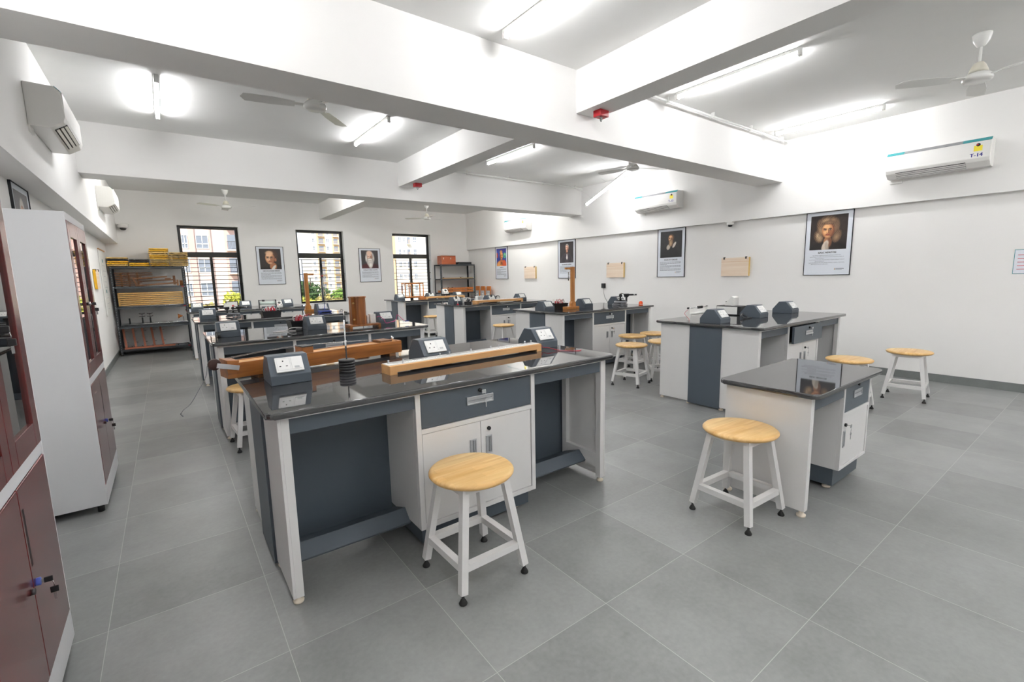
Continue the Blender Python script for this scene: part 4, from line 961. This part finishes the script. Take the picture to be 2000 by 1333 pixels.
def plug(label, bx, k, i):
    t = thing('power_plug', label, 'plug', (BOXP[(*bx, k)][0]-.03, BOXP[(*bx, k)][1]-.094, T+.122), 0, 'black plugs in the sockets')
    t.rotation_euler = (.9, 0, 0)
    MB().prism(M['black'], [(-.016, -.018), (.018, -.018), (.010, .03), (-.008, .03)], 0, .035, 'z', .003).build('body', t); wire(M['black'], [(0, .02, .03), (.0, .04, .045), (.01, .08, .05), (.03, .11, .0), (.05, .14, -.04)], .004, 'cord', t)
plug('black plug in the middle socket box of the balance case bench', ('R', 3), 1, 0); plug('black plug in the first socket box of the plug key bench', ('R', 2), 0, 0); plug('black plug in the middle socket box of the plug key bench', ('R', 2), 1, 0)

# ------------------------------------------------------------------ slotted steel racks
def rack(label, x0, x1, y0, y1, shelves, top, loads=()):
    t = thing('slotted_rack', label, 'rack', (x0, y0, 0), 0, 'slotted steel racks'); Wd, Dp = x1-x0, y1-y0
    for x, sx in ((0, 1), (Wd, -1)):
        for y, sy in ((0, 1), (Dp, -1)):
            b = MB(); b.box(M['steel'], min(x, x+sx*.04), max(x, x+sx*.04), min(y, y+sy*.003), max(y, y+sy*.003), 0, top); b.box(M['steel'], min(x, x+sx*.003), max(x, x+sx*.003), min(y, y+sy*.04), max(y, y+sy*.04), 0, top)
            if sy > 0:
                for k in range(int(top/.05)): b.box(M['castgrey'], x+sx*.016, x+sx*.024, -.0008, .0005, .03+k*.05, .055+k*.05)
            b.build('post', t)
            if sy > 0: MB().box(M['rubber'], min(x, x+sx*.045)-.002, max(x, x+sx*.045)+.002, -.004, .045, 0, .03, .002).build('post_foot', t)
    for z in shelves:
        b = MB(); b.box(M['rackshelf'], .003, Wd-.003, .003, Dp-.003, z-.004, z); b.box(M['rackshelf'], .003, Wd-.003, .001, .005, z-.035, z); b.box(M['rackshelf'], .003, Wd-.003, Dp-.006, Dp-.003, z-.035, z)
        sh = b.build('rack_shelf', t)
        for x in (.025, Wd-.025): MB().cyl(M['chrome'], (x, -.003, z-.018), .006, .008, 8, axis='y').build('bolt', sh)
        if z in loads: MB().box(M['red'], Wd-.085, Wd-.045, -.002, .003, z-.024, z-.008).build('load_tag', sh, 'small red load tag')
    return t
RL0, RL1, RY0, RY1 = -.86, .36, 12.17, 12.66
rack('black slotted rack loaded with yellow drawing boards beside the first window', RL0, RL1, RY0, RY1, (.13, .59, .99, 1.40, 1.80), 1.80, (.13, .99, 1.40))
rack('grey slotted rack with an orange-brown box on top in the window wall corner', 6.52, 7.70, 12.24, 12.66, (.20, .60, 1.0, 1.41, 1.83), 1.83)
# drawing boards stacked on the black rack
def make_bd(edge):
    t = thing('drawing_board', 'x', 'drawing board', (0, 0, 0)); b = MB(); b.box(M['pinewhite'], .004, .316, .004, .40, .012, .034, .001); b.box(M['brown'], .03, .06, .02, .38, 0, .013); b.box(M['brown'], .26, .29, .02, .38, 0, .013); b.build('board', t)
    b = MB(); b.box(M[edge], 0, .32, 0, .004, .011, .036, .001); b.box(M[edge], 0, .32, .40, .404, .011, .036, .001); b.box(M[edge], 0, .004, .004, .40, .011, .036); b.box(M[edge], .316, .32, .004, .40, .011, .036); b.build('edge_strip', t); return t
protos = {}
r = random.Random(4); ords = ['bottom', 'second', 'third', 'fourth', 'fifth', 'sixth', 'seventh', 'eighth', 'ninth', 'tenth']
for sn, x, cols in (('stack by the cabinet wall', -.875, ['mango', 'yellow', 'yellow', 'black', 'mango']), ('stack topped with black boards', -.545, ['yellow', 'yellow', 'black', 'black']),
                    ('tallest stack', -.205, ['yellow', 'yellow', 'mango', 'mango', 'yellow', 'yellow', 'mango', 'mango', 'yellow', 'yellow']), ('film-wrapped stack', .125, ['mango', 'mango', 'mango', 'mango', 'yellow', 'mango', 'mango', 'mango'])):
    z = 1.806
    for k, c in enumerate(cols):
        pos = 'topmost' if k == len(cols)-1 else ords[k]
        lb = '%s drawing board, %s in the %s on the black rack' % ({'mango': 'pale yellow', 'yellow': 'bright yellow', 'black': 'black edged'}[c], pos, sn)
        loc = (x+r.uniform(-.008, .008), 12.165+r.uniform(-.01, .02), z)
        if c not in protos: o = protos[c] = make_bd(c); o.location = loc; o.rotation_euler = (0, 0, r.uniform(-.006, .006))
        else: o = dup(protos[c], loc, r.uniform(-.006, .006))
        o['label'] = lb; o['group'] = 'drawing boards stacked on the black rack'; z += .0362
        if sn == 'tallest stack' and k == 4: z += .006
    if sn in ('film-wrapped stack', 'tallest stack'):
        zt = z; tw = thing('plastic_wrap', 'clear plastic wrap around the %s' % ('pale stack nearest the window' if sn[0] == 'f' else 'lower half of the tallest yellow stack'), 'plastic wrap', (x-.012, 12.14, 1.802))
        hgt = (zt-1.80) if sn[0] == 'f' else .15
        b = MB(); n = 16; rr = random.Random(9)
        for i in range(n):
            for j in range(6):
                f = lambda i, j: (i*.345/n, -.004+.012*math.sin(i*1.9+j*2.3)*rr.random()-.0, j*hgt/6+.006*math.sin(i*.9+j))
                p0, p1, p2, p3 = f(i, j), f(i+1, j), f(i+1, j+1), f(i, j+1)
                b.poly(M['film'], [p0, p1, p2, p3])
        if sn[0] == 'f': b.tube(M['film'], [(.05, -.012, hgt-.02), (.15, -.03, hgt-.06), (.22, -.022, hgt-.04), (.32, -.015, hgt-.08)], .010, 6); b.tube(M['film'], [(.15, -.03, hgt-.06), (.18, -.03, hgt-.13)], .012, 6)
        b.build('film_sheet', tw)
t = thing('hanging_film', 'clear plastic film drooping over the front edge of the black rack top', 'plastic film', (-.58, 12.150, 1.79))
b = MB()
for i in range(10):
    b.poly(M['film'], [(i*.037, -.004+.004*math.sin(i*2), 0), ((i+1)*.037, -.004+.004*math.sin(i*2+2), 0), (.03+(i+1)*.033, -.006, -.085-.01*math.sin(i)), (.03+i*.033, -.006, -.085-.01*math.sin(i-1))])
b.tube(M['film'], [(.03, -.006, -.088), (.12, -.007, -.092), (.22, -.007, -.086), (.36, -.006, -.082)], .003, 5); b.build('film_sheet', t)
# second shelf: lattice of brown slats and loose stands
z = 1.401
for k in range(7):
    t = thing('lattice_frame', 'brown slatted frame, %s of the pile on the upper black rack shelf' % ('topmost' if k == 6 else ords[k]), 'lattice frame', (-.80+.004*(k % 3), 12.30, z), 0, 'brown slats piled on the black rack')
    MB().box(M['brown'], 0, .60 if k in (3, 5, 6) else .42, 0, .12, .022, .040, .002).build('slat', t)
    for x in (.08, .20, .34): MB().box(M['brown'], x, x+.03, .02, .10, 0, .022, .001).build('spacer', t)
    z += .041
def loose(label, pts, loc):
    t = thing('wooden_stand', label, 'wooden stand', (loc[0], loc[1], loc[2]+.004), 0, 'wooden stands lying on the black rack'); 
    for n, p, q, wd in pts: MB().bar(M['brown'], p, q, wd).build(n, t)
loose('brown wooden stand lying lowest on the upper shelf of the black rack', [('upright', (.0, 0, .018), (.62, .02, .060), .030), ('base', (-.08, 0, .018), (.05, 0, .018), .032), ('foot', (.62, .02, .0), (.62, .02, .12), .034)], (-.40, 12.22, 1.401))
loose('brown wooden stand leaning across the upper shelf of the black rack, with a wedge end', [('upright', (.05, 0, .155), (.60, .0, .19), .026), ('foot', (.08, 0, .02), (.04, 0, .17), .032), ('end_block', (.56, 0, .14), (.66, 0, .14), .04)], (-.55, 12.27, 1.401))
loose('brown wooden stand with an upright triangular end on the upper shelf of the black rack', [('upright', (.0, 0, .10), (.58, .0, .125), .026), ('foot', (-.05, 0, .0), (-.08, 0, .16), .032), ('end_block', (.60, 0, .02), (.60, 0, .21), .045)], (-.43, 12.475, 1.401))
t = thing('wooden_tube', 'short upright brown wooden tube at the end of the upper shelf of black rack', 'tube', (.285, 12.26, 1.401)); MB().cyl(M['teak'], (0, 0, .055), .03, .11, 22).build('tube', t)
# third shelf: pile of tan bridge boards
z = .991+.02
for k in range(7):
    t = thing('bridge_board', 'tan wooden bridge board, %s in the neat pile on the black rack' % ('topmost' if k == 6 else ords[k]), 'wooden board', (-.79+.004*(k % 2), 12.22, z), 0, 'tan bridge boards piled on the black rack')
    b = MB(); b.box(M['tan'], 0, 1.07, 0, .13, .008, .036, .0015); b.box(M['tan'], 0, .03, 0, .13, 0, .009); b.box(M['tan'], 1.04, 1.07, 0, .13, 0, .009); b.build('board', t)
    MB().cyl(M['cardwhite'], (.50+.03*(k % 2), -.001, .022), .004, .004, 8, axis='y').build('peg', t); z += .0385
for k, (x, y, L) in enumerate(((-.82, 12.19, 1.13), (-.80, 12.205, 1.10))):
    t = thing('steel_rod', ['polished steel rod lying at the front below the tan boards', 'polished steel rod lying just behind the front one under tan boards'][k], 'rod', (x, y, 1.0), 0, 'polished rods on the black rack'); MB().cyl(M['chrome'], (L/2, 0, .0), .009, L, 12, axis='x').build('rod', t)
# fourth shelf: optical rails and holders
for k, (y, zz, lb) in enumerate(((12.50, .015, 'polished optical rail along the back of the lens holder shelf'), (12.24, .015, 'polished optical rail along the front of the lens holder shelf'))):
    t = thing('optical_rail', lb, 'optical rail', (-.80, y, .593), 0, 'optical rails'); MB().cyl(M['chrome'], (.56, 0, zz+.02), .012, 1.12, 12, axis='x').build('rail', t); MB().box(M['steel'], 0, 1.12, -.03, .03, 0, zz+.008, .002).build('bed', t)
def holder(label, x, fork):
    t = thing('lens_holder', label, 'lens holder', (x, 12.36, .593), 0, 'black lens holders'); b = MB(); b.box(M['black'], -.05, .05, -.03, .03, .0, .03, .004); b.build('base', t); MB().cyl(M['black'], (0, 0, .09), .013, .14, 12).build('stem', t)
    if fork:
        for dz in (.18, .24): MB().tube(M['black'], [(-.05, 0, dz+.005), (-.02, 0, dz), (0, 0, dz-.008), (.02, 0, dz), (.05, 0, dz+.012)], .006, 8).build('fork', t)
        MB().cyl(M['black'], (0, 0, .20), .004, .10, 8).build('fork_stem', t)
holder('plain black lens holder stem nearest the cabinet wall', -.66, False); holder('black lens holder with forked top, second from the cabinet wall', -.45, True); holder('black lens holder with forked top, third from the cabinet wall', -.32, True)
t = thing('brass_horn', 'small yellow-brown horn at the window end of the lens holder shelf', 'horn', (.20, 12.40, .593)); MB().cyl(M['orangewood'], (0, 0, .15), .055, .09, 18, r2=.004, axis='x').build('cone', t); MB().cyl(M['black'], (.05, 0, .07), .005, .14, 8).build('stem', t); MB().cyl(M['black'], (.05, 0, .008), .03, .016, 14).build('base', t)
# lowest shelf: salmon posts
t = thing('salmon_plank', 'salmon painted plank with dark pegs along the lowest shelf of black rack', 'plank', (-.79, 12.20, .131)); MB().box(M['salmon'], 0, .84, 0, .07, 0, .032, .002).build('plank', t)
for k in range(4): MB().cyl(M['steel'], (.12+k*.17, .03, .045), .006, .03, 8).build('peg', t)
for k in range(5):
    t = thing('salmon_post', 'salmon painted post, %s, on the lowest rack shelf' % ['nearest the cabinet wall', 'second from the cabinet wall', 'third from the cabinet wall', 'fourth from the cabinet wall', 'fifth and nearest the window'][k], 'post', (-.785+.155*k, 12.45, .137), 0, 'salmon posts on the black rack')
    MB().bar(M['salmon'], (0.012, 0, .002), (-.012, .08, .41), .036, .03).build('post', t)
    for zz in (.10, .33): MB().cyl(M['steel'], (.03, .02+.08*zz/.4-.0, zz), .004, .05, 6, axis='x').build('peg', t)
t = thing('steel_tube', 'polished steel tube at the window end of the lowest black rack shelf', 'rod', (.06, 12.24, .131)); MB().cyl(M['chrome'], (.13, 0, .035), .012, .27, 12, axis='x').build('tube', t)
for x in (.03, .22): MB().box(M['steel'], x, x+.02, -.02, .02, 0, .026).build('support', t)
# grey rack contents
t = thing('instrument_box', 'orange-brown wooden instrument box with white latches on top of the grey rack', 'box', (6.60, 12.30, 1.831)); MB().box(M['boxwood'], 0, .47, 0, .28, 0, .24, .004).build('body', t); MB().box(M['boxwood'], -.001, .471, -.001, .281, .242, .262, .004).build('lid', t)
for x in (.05, .29): MB().box(M['cardwhite'], x, x+.022, -.006, .0, .15, .20, .002).build('latch', t)
for k in range(7):
    t = thing('black_board', 'thin black board, %s of the loose pile on the grey rack' % ('topmost' if k == 6 else ords[k]), 'board', (7.12+.012*k, 12.28+.004*(k % 3), 1.831+.0105*k), r.uniform(-.05, .05), 'thin black boards on the grey rack'); MB().box(M['steel'], 0, .50-.012*k, 0, .30, 0, .009, .001).build('sheet', t)
t = thing('tan_board', 'long tan board lying on the second shelf of the grey rack', 'wooden board', (6.58, 12.30, 1.411)); MB().box(M['tan'], 0, 1.08, 0, .12, 0, .022, .002).build('board', t)
t = thing('metal_bar', 'thin metal bar lying behind the tan board on the grey rack', 'bar', (6.66, 12.48, 1.411)); MB().cyl(M['castgrey'], (.38, 0, .045), .008, .76, 10, axis='x').build('bar', t)
for x in (.05, .65): MB().box(M['black'], x, x+.03, -.02, .02, 0, .04, .003).build('support', t)
for k, (y, zz, a) in enumerate(((12.27, 1.001, .0), (12.27, 1.080, .0), (12.45, 1.001, -.0))):
    t = thing('sonometer_box', ['reddish wooden sonometer lying lowest at the front of the grey rack', 'reddish wooden sonometer lying on another one in the grey rack', 'reddish wooden sonometer at the back of the grey rack'][k], 'sonometer', (6.56, y, zz), a if k else 0, 'sonometers on the grey rack')
    MB().box(M['orangewood'], 0, 1.08, 0, .11, 0, .062, .003).build('sound_box', t)
    for x in (.18, .80): MB().box(M['castgrey'], x, x+.03, -.003, 0, .015, .05, .001).build('bracket', t); 
    for x in (.22, .36): MB().box(M['black'], x, x+.03, .03, .08, .062, .076, .002).build('bridge', t)
# wooden panels standing against the poster wall
for k in range(3):
    t = thing('apparatus_stand', ['orange wooden panel with grey plate, nearest the grey rack', 'orange wooden panel with grey plate, middle of three at the poster wall', 'orange wooden panel with grey plate, nearest the blue portrait'][k], 'apparatus', (7.60, 12.0-.30*k, 0), -r90, 'wooden panels leaning at the poster wall')
    b = MB(); b.box(M['orangewood'], -.10, .10, .02, .05, 0, 1.17, .003); b.build('panel', t); MB().box(M['orangewood'], -.12, .12, -.12, .16, 0, .04, .003).build('foot_plank', t)
    MB().box(M['greyplate'], -.085, .085, .004, .012, .78, 1.04, .002).build('clear_plate', t, 'grey plate'); MB().box(M['cardwhite'], -.03, .04, -.002, .004, .92, .96).build('label_card', t, 'small white card')
    for x in (-.07, .07): MB().cyl(M['chrome'], (x, .012, .91), .006, .03, 8, axis='y').build('screw', t)

# ------------------------------------------------------------------ outside
FAC = plain('facade_cream', 'e6d0c4', .8, var=.03, scale=.4); FP = plain('facade_pink', 'd6b0a4', .8, var=.03, scale=.4); FW = plain('facade_white', 'f0e4d6', .8, var=.02, scale=.3); FO = plain('facade_ochre', 'dcb993', .8, var=.05)
PANE = plain('outside_pane', '858b96', .15, var=.15, scale=2); WFR = plain('outside_white_frame', 'f0f0ee', .5); RAIL = plain('outside_rail', '4a4744', .5)
GZ = -9.0
struct('ground', MB().box(plain('outside_earth', '8c8a66', .9, var=.2, scale=.2), -60, 160, 14, 260, GZ-.3, GZ), 'dusty ground far below the windows')
def out_win(parent, x, y, z, w, h, low=.36):
    f = MB(); k = .07
    for a, b_, c, d in ((x-w/2, x-w/2+k, z, z+h), (x+w/2-k, x+w/2, z, z+h), (x-w/2+k, x+w/2-k, z, z+k), (x-w/2+k, x+w/2-k, z+h-k, z+h), (x-k/2, x+k/2, z+k, z+h-k), (x-w/2+k, x+w/2-k, z+h*low-k*.8, z+h*low+k*.8)): f.box(WFR, a, b_, y-.12, y+.02, c, d)
    fr = f.build('window', parent); MB().box(PANE, x-w/2+k, x+w/2-k, y-.05, y-.03, z+k, z+h-k).build('pane', fr)
def balcony(parent, x, y, z, w, h, m):
    b = MB(); b.box(FW, x-w/2, x+w/2, y-1.0, y, z-.15, z); bo = b.build('balcony', parent); MB().box(PANE, x-w*.38, x+w*.38, y-.05, y-.0, z+.02, z+h).build('pane', bo)
    q = MB(); q.box(m, x-w/2, x+w/2, y-1.0, y-.96, z+.95, z+1.02)
    for k in range(9): xx = x-w/2+.03+k*(w-.06)/8; q.box(m, xx-.015, xx+.015, y-.99, y-.97, z, z+.95)
    q.build('railing', bo)
bl = thing('apartment_building', 'cream and pink apartment block seen through the window beside the yellow boards', 'building', (0, 0, 0)); Y0 = 70
MB().box(FAC, -9, 11.5, Y0, Y0+12, GZ, 15).build('wall', bl)
for xa, xb in ((2.86, 3.42), (5.0, 5.12), (-3.2, -2.6)): MB().box(FP, xa, xb, Y0-.35, Y0, GZ, 15).build('pilaster', bl, 'pink pilaster')
MB().box(FP, 6.62, 8.2, Y0-.12, Y0, GZ, 15).build('recess_panel', bl, 'pink balcony bay'); MB().box(FP, 1.4, 2.02, Y0-.2, Y0, GZ, 15).build('pilaster', bl, 'pink pilaster')
for k in range(-3, 3):
    z = 5.60+2.93*k-.0
    out_win(bl, 2.42, Y0, z, .66, 1.65); out_win(bl, 4.22, Y0, z, 1.32, 1.65); out_win(bl, -.4, Y0, z, 1.32, 1.65); balcony(bl, 7.42, Y0-.12, z-.1, 1.3, 1.9, RAIL)
tw = thing('tower_block', 'tall pale apartment tower seen through the window between the two portraits', 'building', (0, 0, 0)); Y1 = 180
MB().box(FW, 43.5, 61, Y1, Y1+14, GZ, 46).build('wall', tw); MB().box(FO, 45.8, 48.6, Y1-.3, Y1, GZ, 46).build('bay', tw, 'ochre bay'); MB().box(FO, 51.2, 53.6, Y1-.3, Y1, GZ, 46).build('bay', tw, 'ochre bay')
for k in range(9):
    z = -2.0+2.75*k; balcony(tw, 47.2, Y1-.3, z, 2.2, 1.9, FO); balcony(tw, 52.4, Y1-.3, z, 2.0, 1.9, FO); out_win(tw, 44.6, Y1, z+.5, .9, 1.4); out_win(tw, 49.6, Y1, z+.5, 1.0, 1.4)
wb = thing('white_building', 'bright cream apartment block seen through the window nearest the grey rack', 'building', (0, 0, 0)); Y2 = 120
MB().box(FW, 46.0, 68, Y2, Y2+12, GZ, 26).build('wall', wb); MB().box(FO, 45.2, 50.2, Y2-.8, Y2, GZ, 26).build('bay', wb, 'cream side bay')
for k in range(-2, 5):
    z = 4.5+3.28*k; out_win(wb, 51.8, Y2, z, .8, 1.4); out_win(wb, 53.0, Y2, z+.2, .7, 1.1); out_win(wb, 56.2, Y2, z, .95, 1.5); balcony(wb, 54.4, Y2, z-.4, 1.1, 1.8, FO)
LEAF = {k: plain('leaf_'+k, h, .6, var=.5, scale=1.5) for k, h in dict(dark='3f5a26', mid='6e8a34', yellow='c3c24a', dry='b3a35c').items()}; BARK = plain('bark', '5d4b3a', .9)
def tree(label, x, y, top, rx, rz, kind, n, seed):
    t = thing('tree', label, 'tree', (x, y, GZ), 0, 'trees outside the windows'); rr = random.Random(seed); cz = top-rz-GZ
    b = MB(); b.tube(BARK, [(0, 0, 0), (.1, 0, cz*.5), (0, .1, cz)], .22, 8, .1)
    for k in range(5): a = k*1.26; b.tube(BARK, [(0, 0, cz*.55), (rx*.5*math.cos(a), rx*.5*math.sin(a), cz)], .08, 5, .03)
    b.build('trunk', t)
    bm = bmesh.new(); lobes = [(rr.uniform(-.5, .5)*rx, rr.uniform(-.5, .5)*rx, rr.uniform(-.3, .45)*rz, rr.uniform(.45, .65)) for _ in range(9)]
    for k in range(n):
        lx, ly, lz, lr = lobes[k % 9]; v = Vector((rr.gauss(0, 1), rr.gauss(0, 1), rr.gauss(0, 1))).normalized()*(.75+.25*rr.random())
        c = Vector((lx+v.x*rx*lr, ly+v.y*rx*lr, cz+lz+v.z*rz*lr)); u = Vector((rr.gauss(0, 1), rr.gauss(0, 1), rr.gauss(0, 1))).normalized(); w_ = u.orthogonal().normalized(); s = rr.uniform(.10, .22)
        bm.faces.new([bm.verts.new(c+s*(u*a+w_*b_)) for a, b_ in ((-1, 0), (0, -.55), (1, 0), (0, .55))])
    m = MB(); m.add(bm, LEAF[kind]); m.build('crown', t)
tree('dark green tree reaching highest, seen in the window between the portraits', 10.9, 46, 1.6, 1.9, 1.9, 'dark', 2600, 1); tree('mid green tree beside the darkest tree in the window between portraits', 15.6, 51.5, .95, 2.0, 1.7, 'mid', 2600, 2)
tree('yellow green bush low in the window between the portraits, cabinet side', 8.3, 37.6, .35, 1.6, 1.6, 'yellow', 2000, 3); tree('dry yellowish tree low in the middle of the window between portraits', 11.3, 40.5, .3, 1.7, 1.6, 'dry', 2200, 4)
tree('yellow green tree low in the window beside the yellow boards', 4.6, 44, .62, 1.1, 1.5, 'yellow', 2000, 5); tree('dry yellow bush at the bottom of the window beside the yellow boards', 2.3, 45, -.05, 1.6, 1.3, 'dry', 1800, 6)

# ------------------------------------------------------------------ world, sun, render settings
W = bpy.data.worlds.new('daylight'); S.world = W; W.use_nodes = True
nt = W.node_tree; nt.nodes.clear()
o = nt.nodes.new('ShaderNodeOutputWorld'); bg = nt.nodes.new('ShaderNodeBackground'); tc = nt.nodes.new('ShaderNodeTexCoord')
n = nt.nodes.new('ShaderNodeTexNoise'); n.inputs['Scale'].default_value = 3.5; n.inputs['Detail'].default_value = 7
mp = nt.nodes.new('ShaderNodeMapping'); mp.inputs['Scale'].default_value = (1, 1, 2.6)
cr = nt.nodes.new('ShaderNodeValToRGB'); cr.color_ramp.elements[0].position = .42; cr.color_ramp.elements[0].color = (.42, .60, .95, 1)
cr.color_ramp.elements[1].position = .58; cr.color_ramp.elements[1].color = (1, 1, 1, 1)
nt.links.new(tc.outputs['Generated'], mp.inputs['Vector']); nt.links.new(mp.outputs['Vector'], n.inputs['Vector']); nt.links.new(n.outputs['Fac'], cr.inputs['Fac'])
nt.links.new(cr.outputs['Color'], bg.inputs['Color']); bg.inputs['Strength'].default_value = .7; nt.links.new(bg.outputs[0], o.inputs['Surface'])
sd = bpy.data.lights.new('sun', 'SUN'); sd.energy = 2.1; sd.angle = .01; sd.color = (1, .95, .86)
so = bpy.data.objects.new('sun', sd); COL.objects.link(so); so.rotation_euler = (math.radians(52), 0, math.radians(-28))
S.view_settings.view_transform = 'Standard'; S.view_settings.look = 'None'; S.view_settings.gamma = 1; S.view_settings.use_curve_mapping = False
S.view_settings.exposure = 1.5
S.cycles.use_denoising = True; S.cycles.max_bounces = 10; S.cycles.diffuse_bounces = 6; S.cycles.glossy_bounces = 4; S.cycles.transparent_max_bounces = 12
S.cycles.sample_clamp_indirect = 6; S.cycles.caustics_reflective = False; S.cycles.caustics_refractive = False
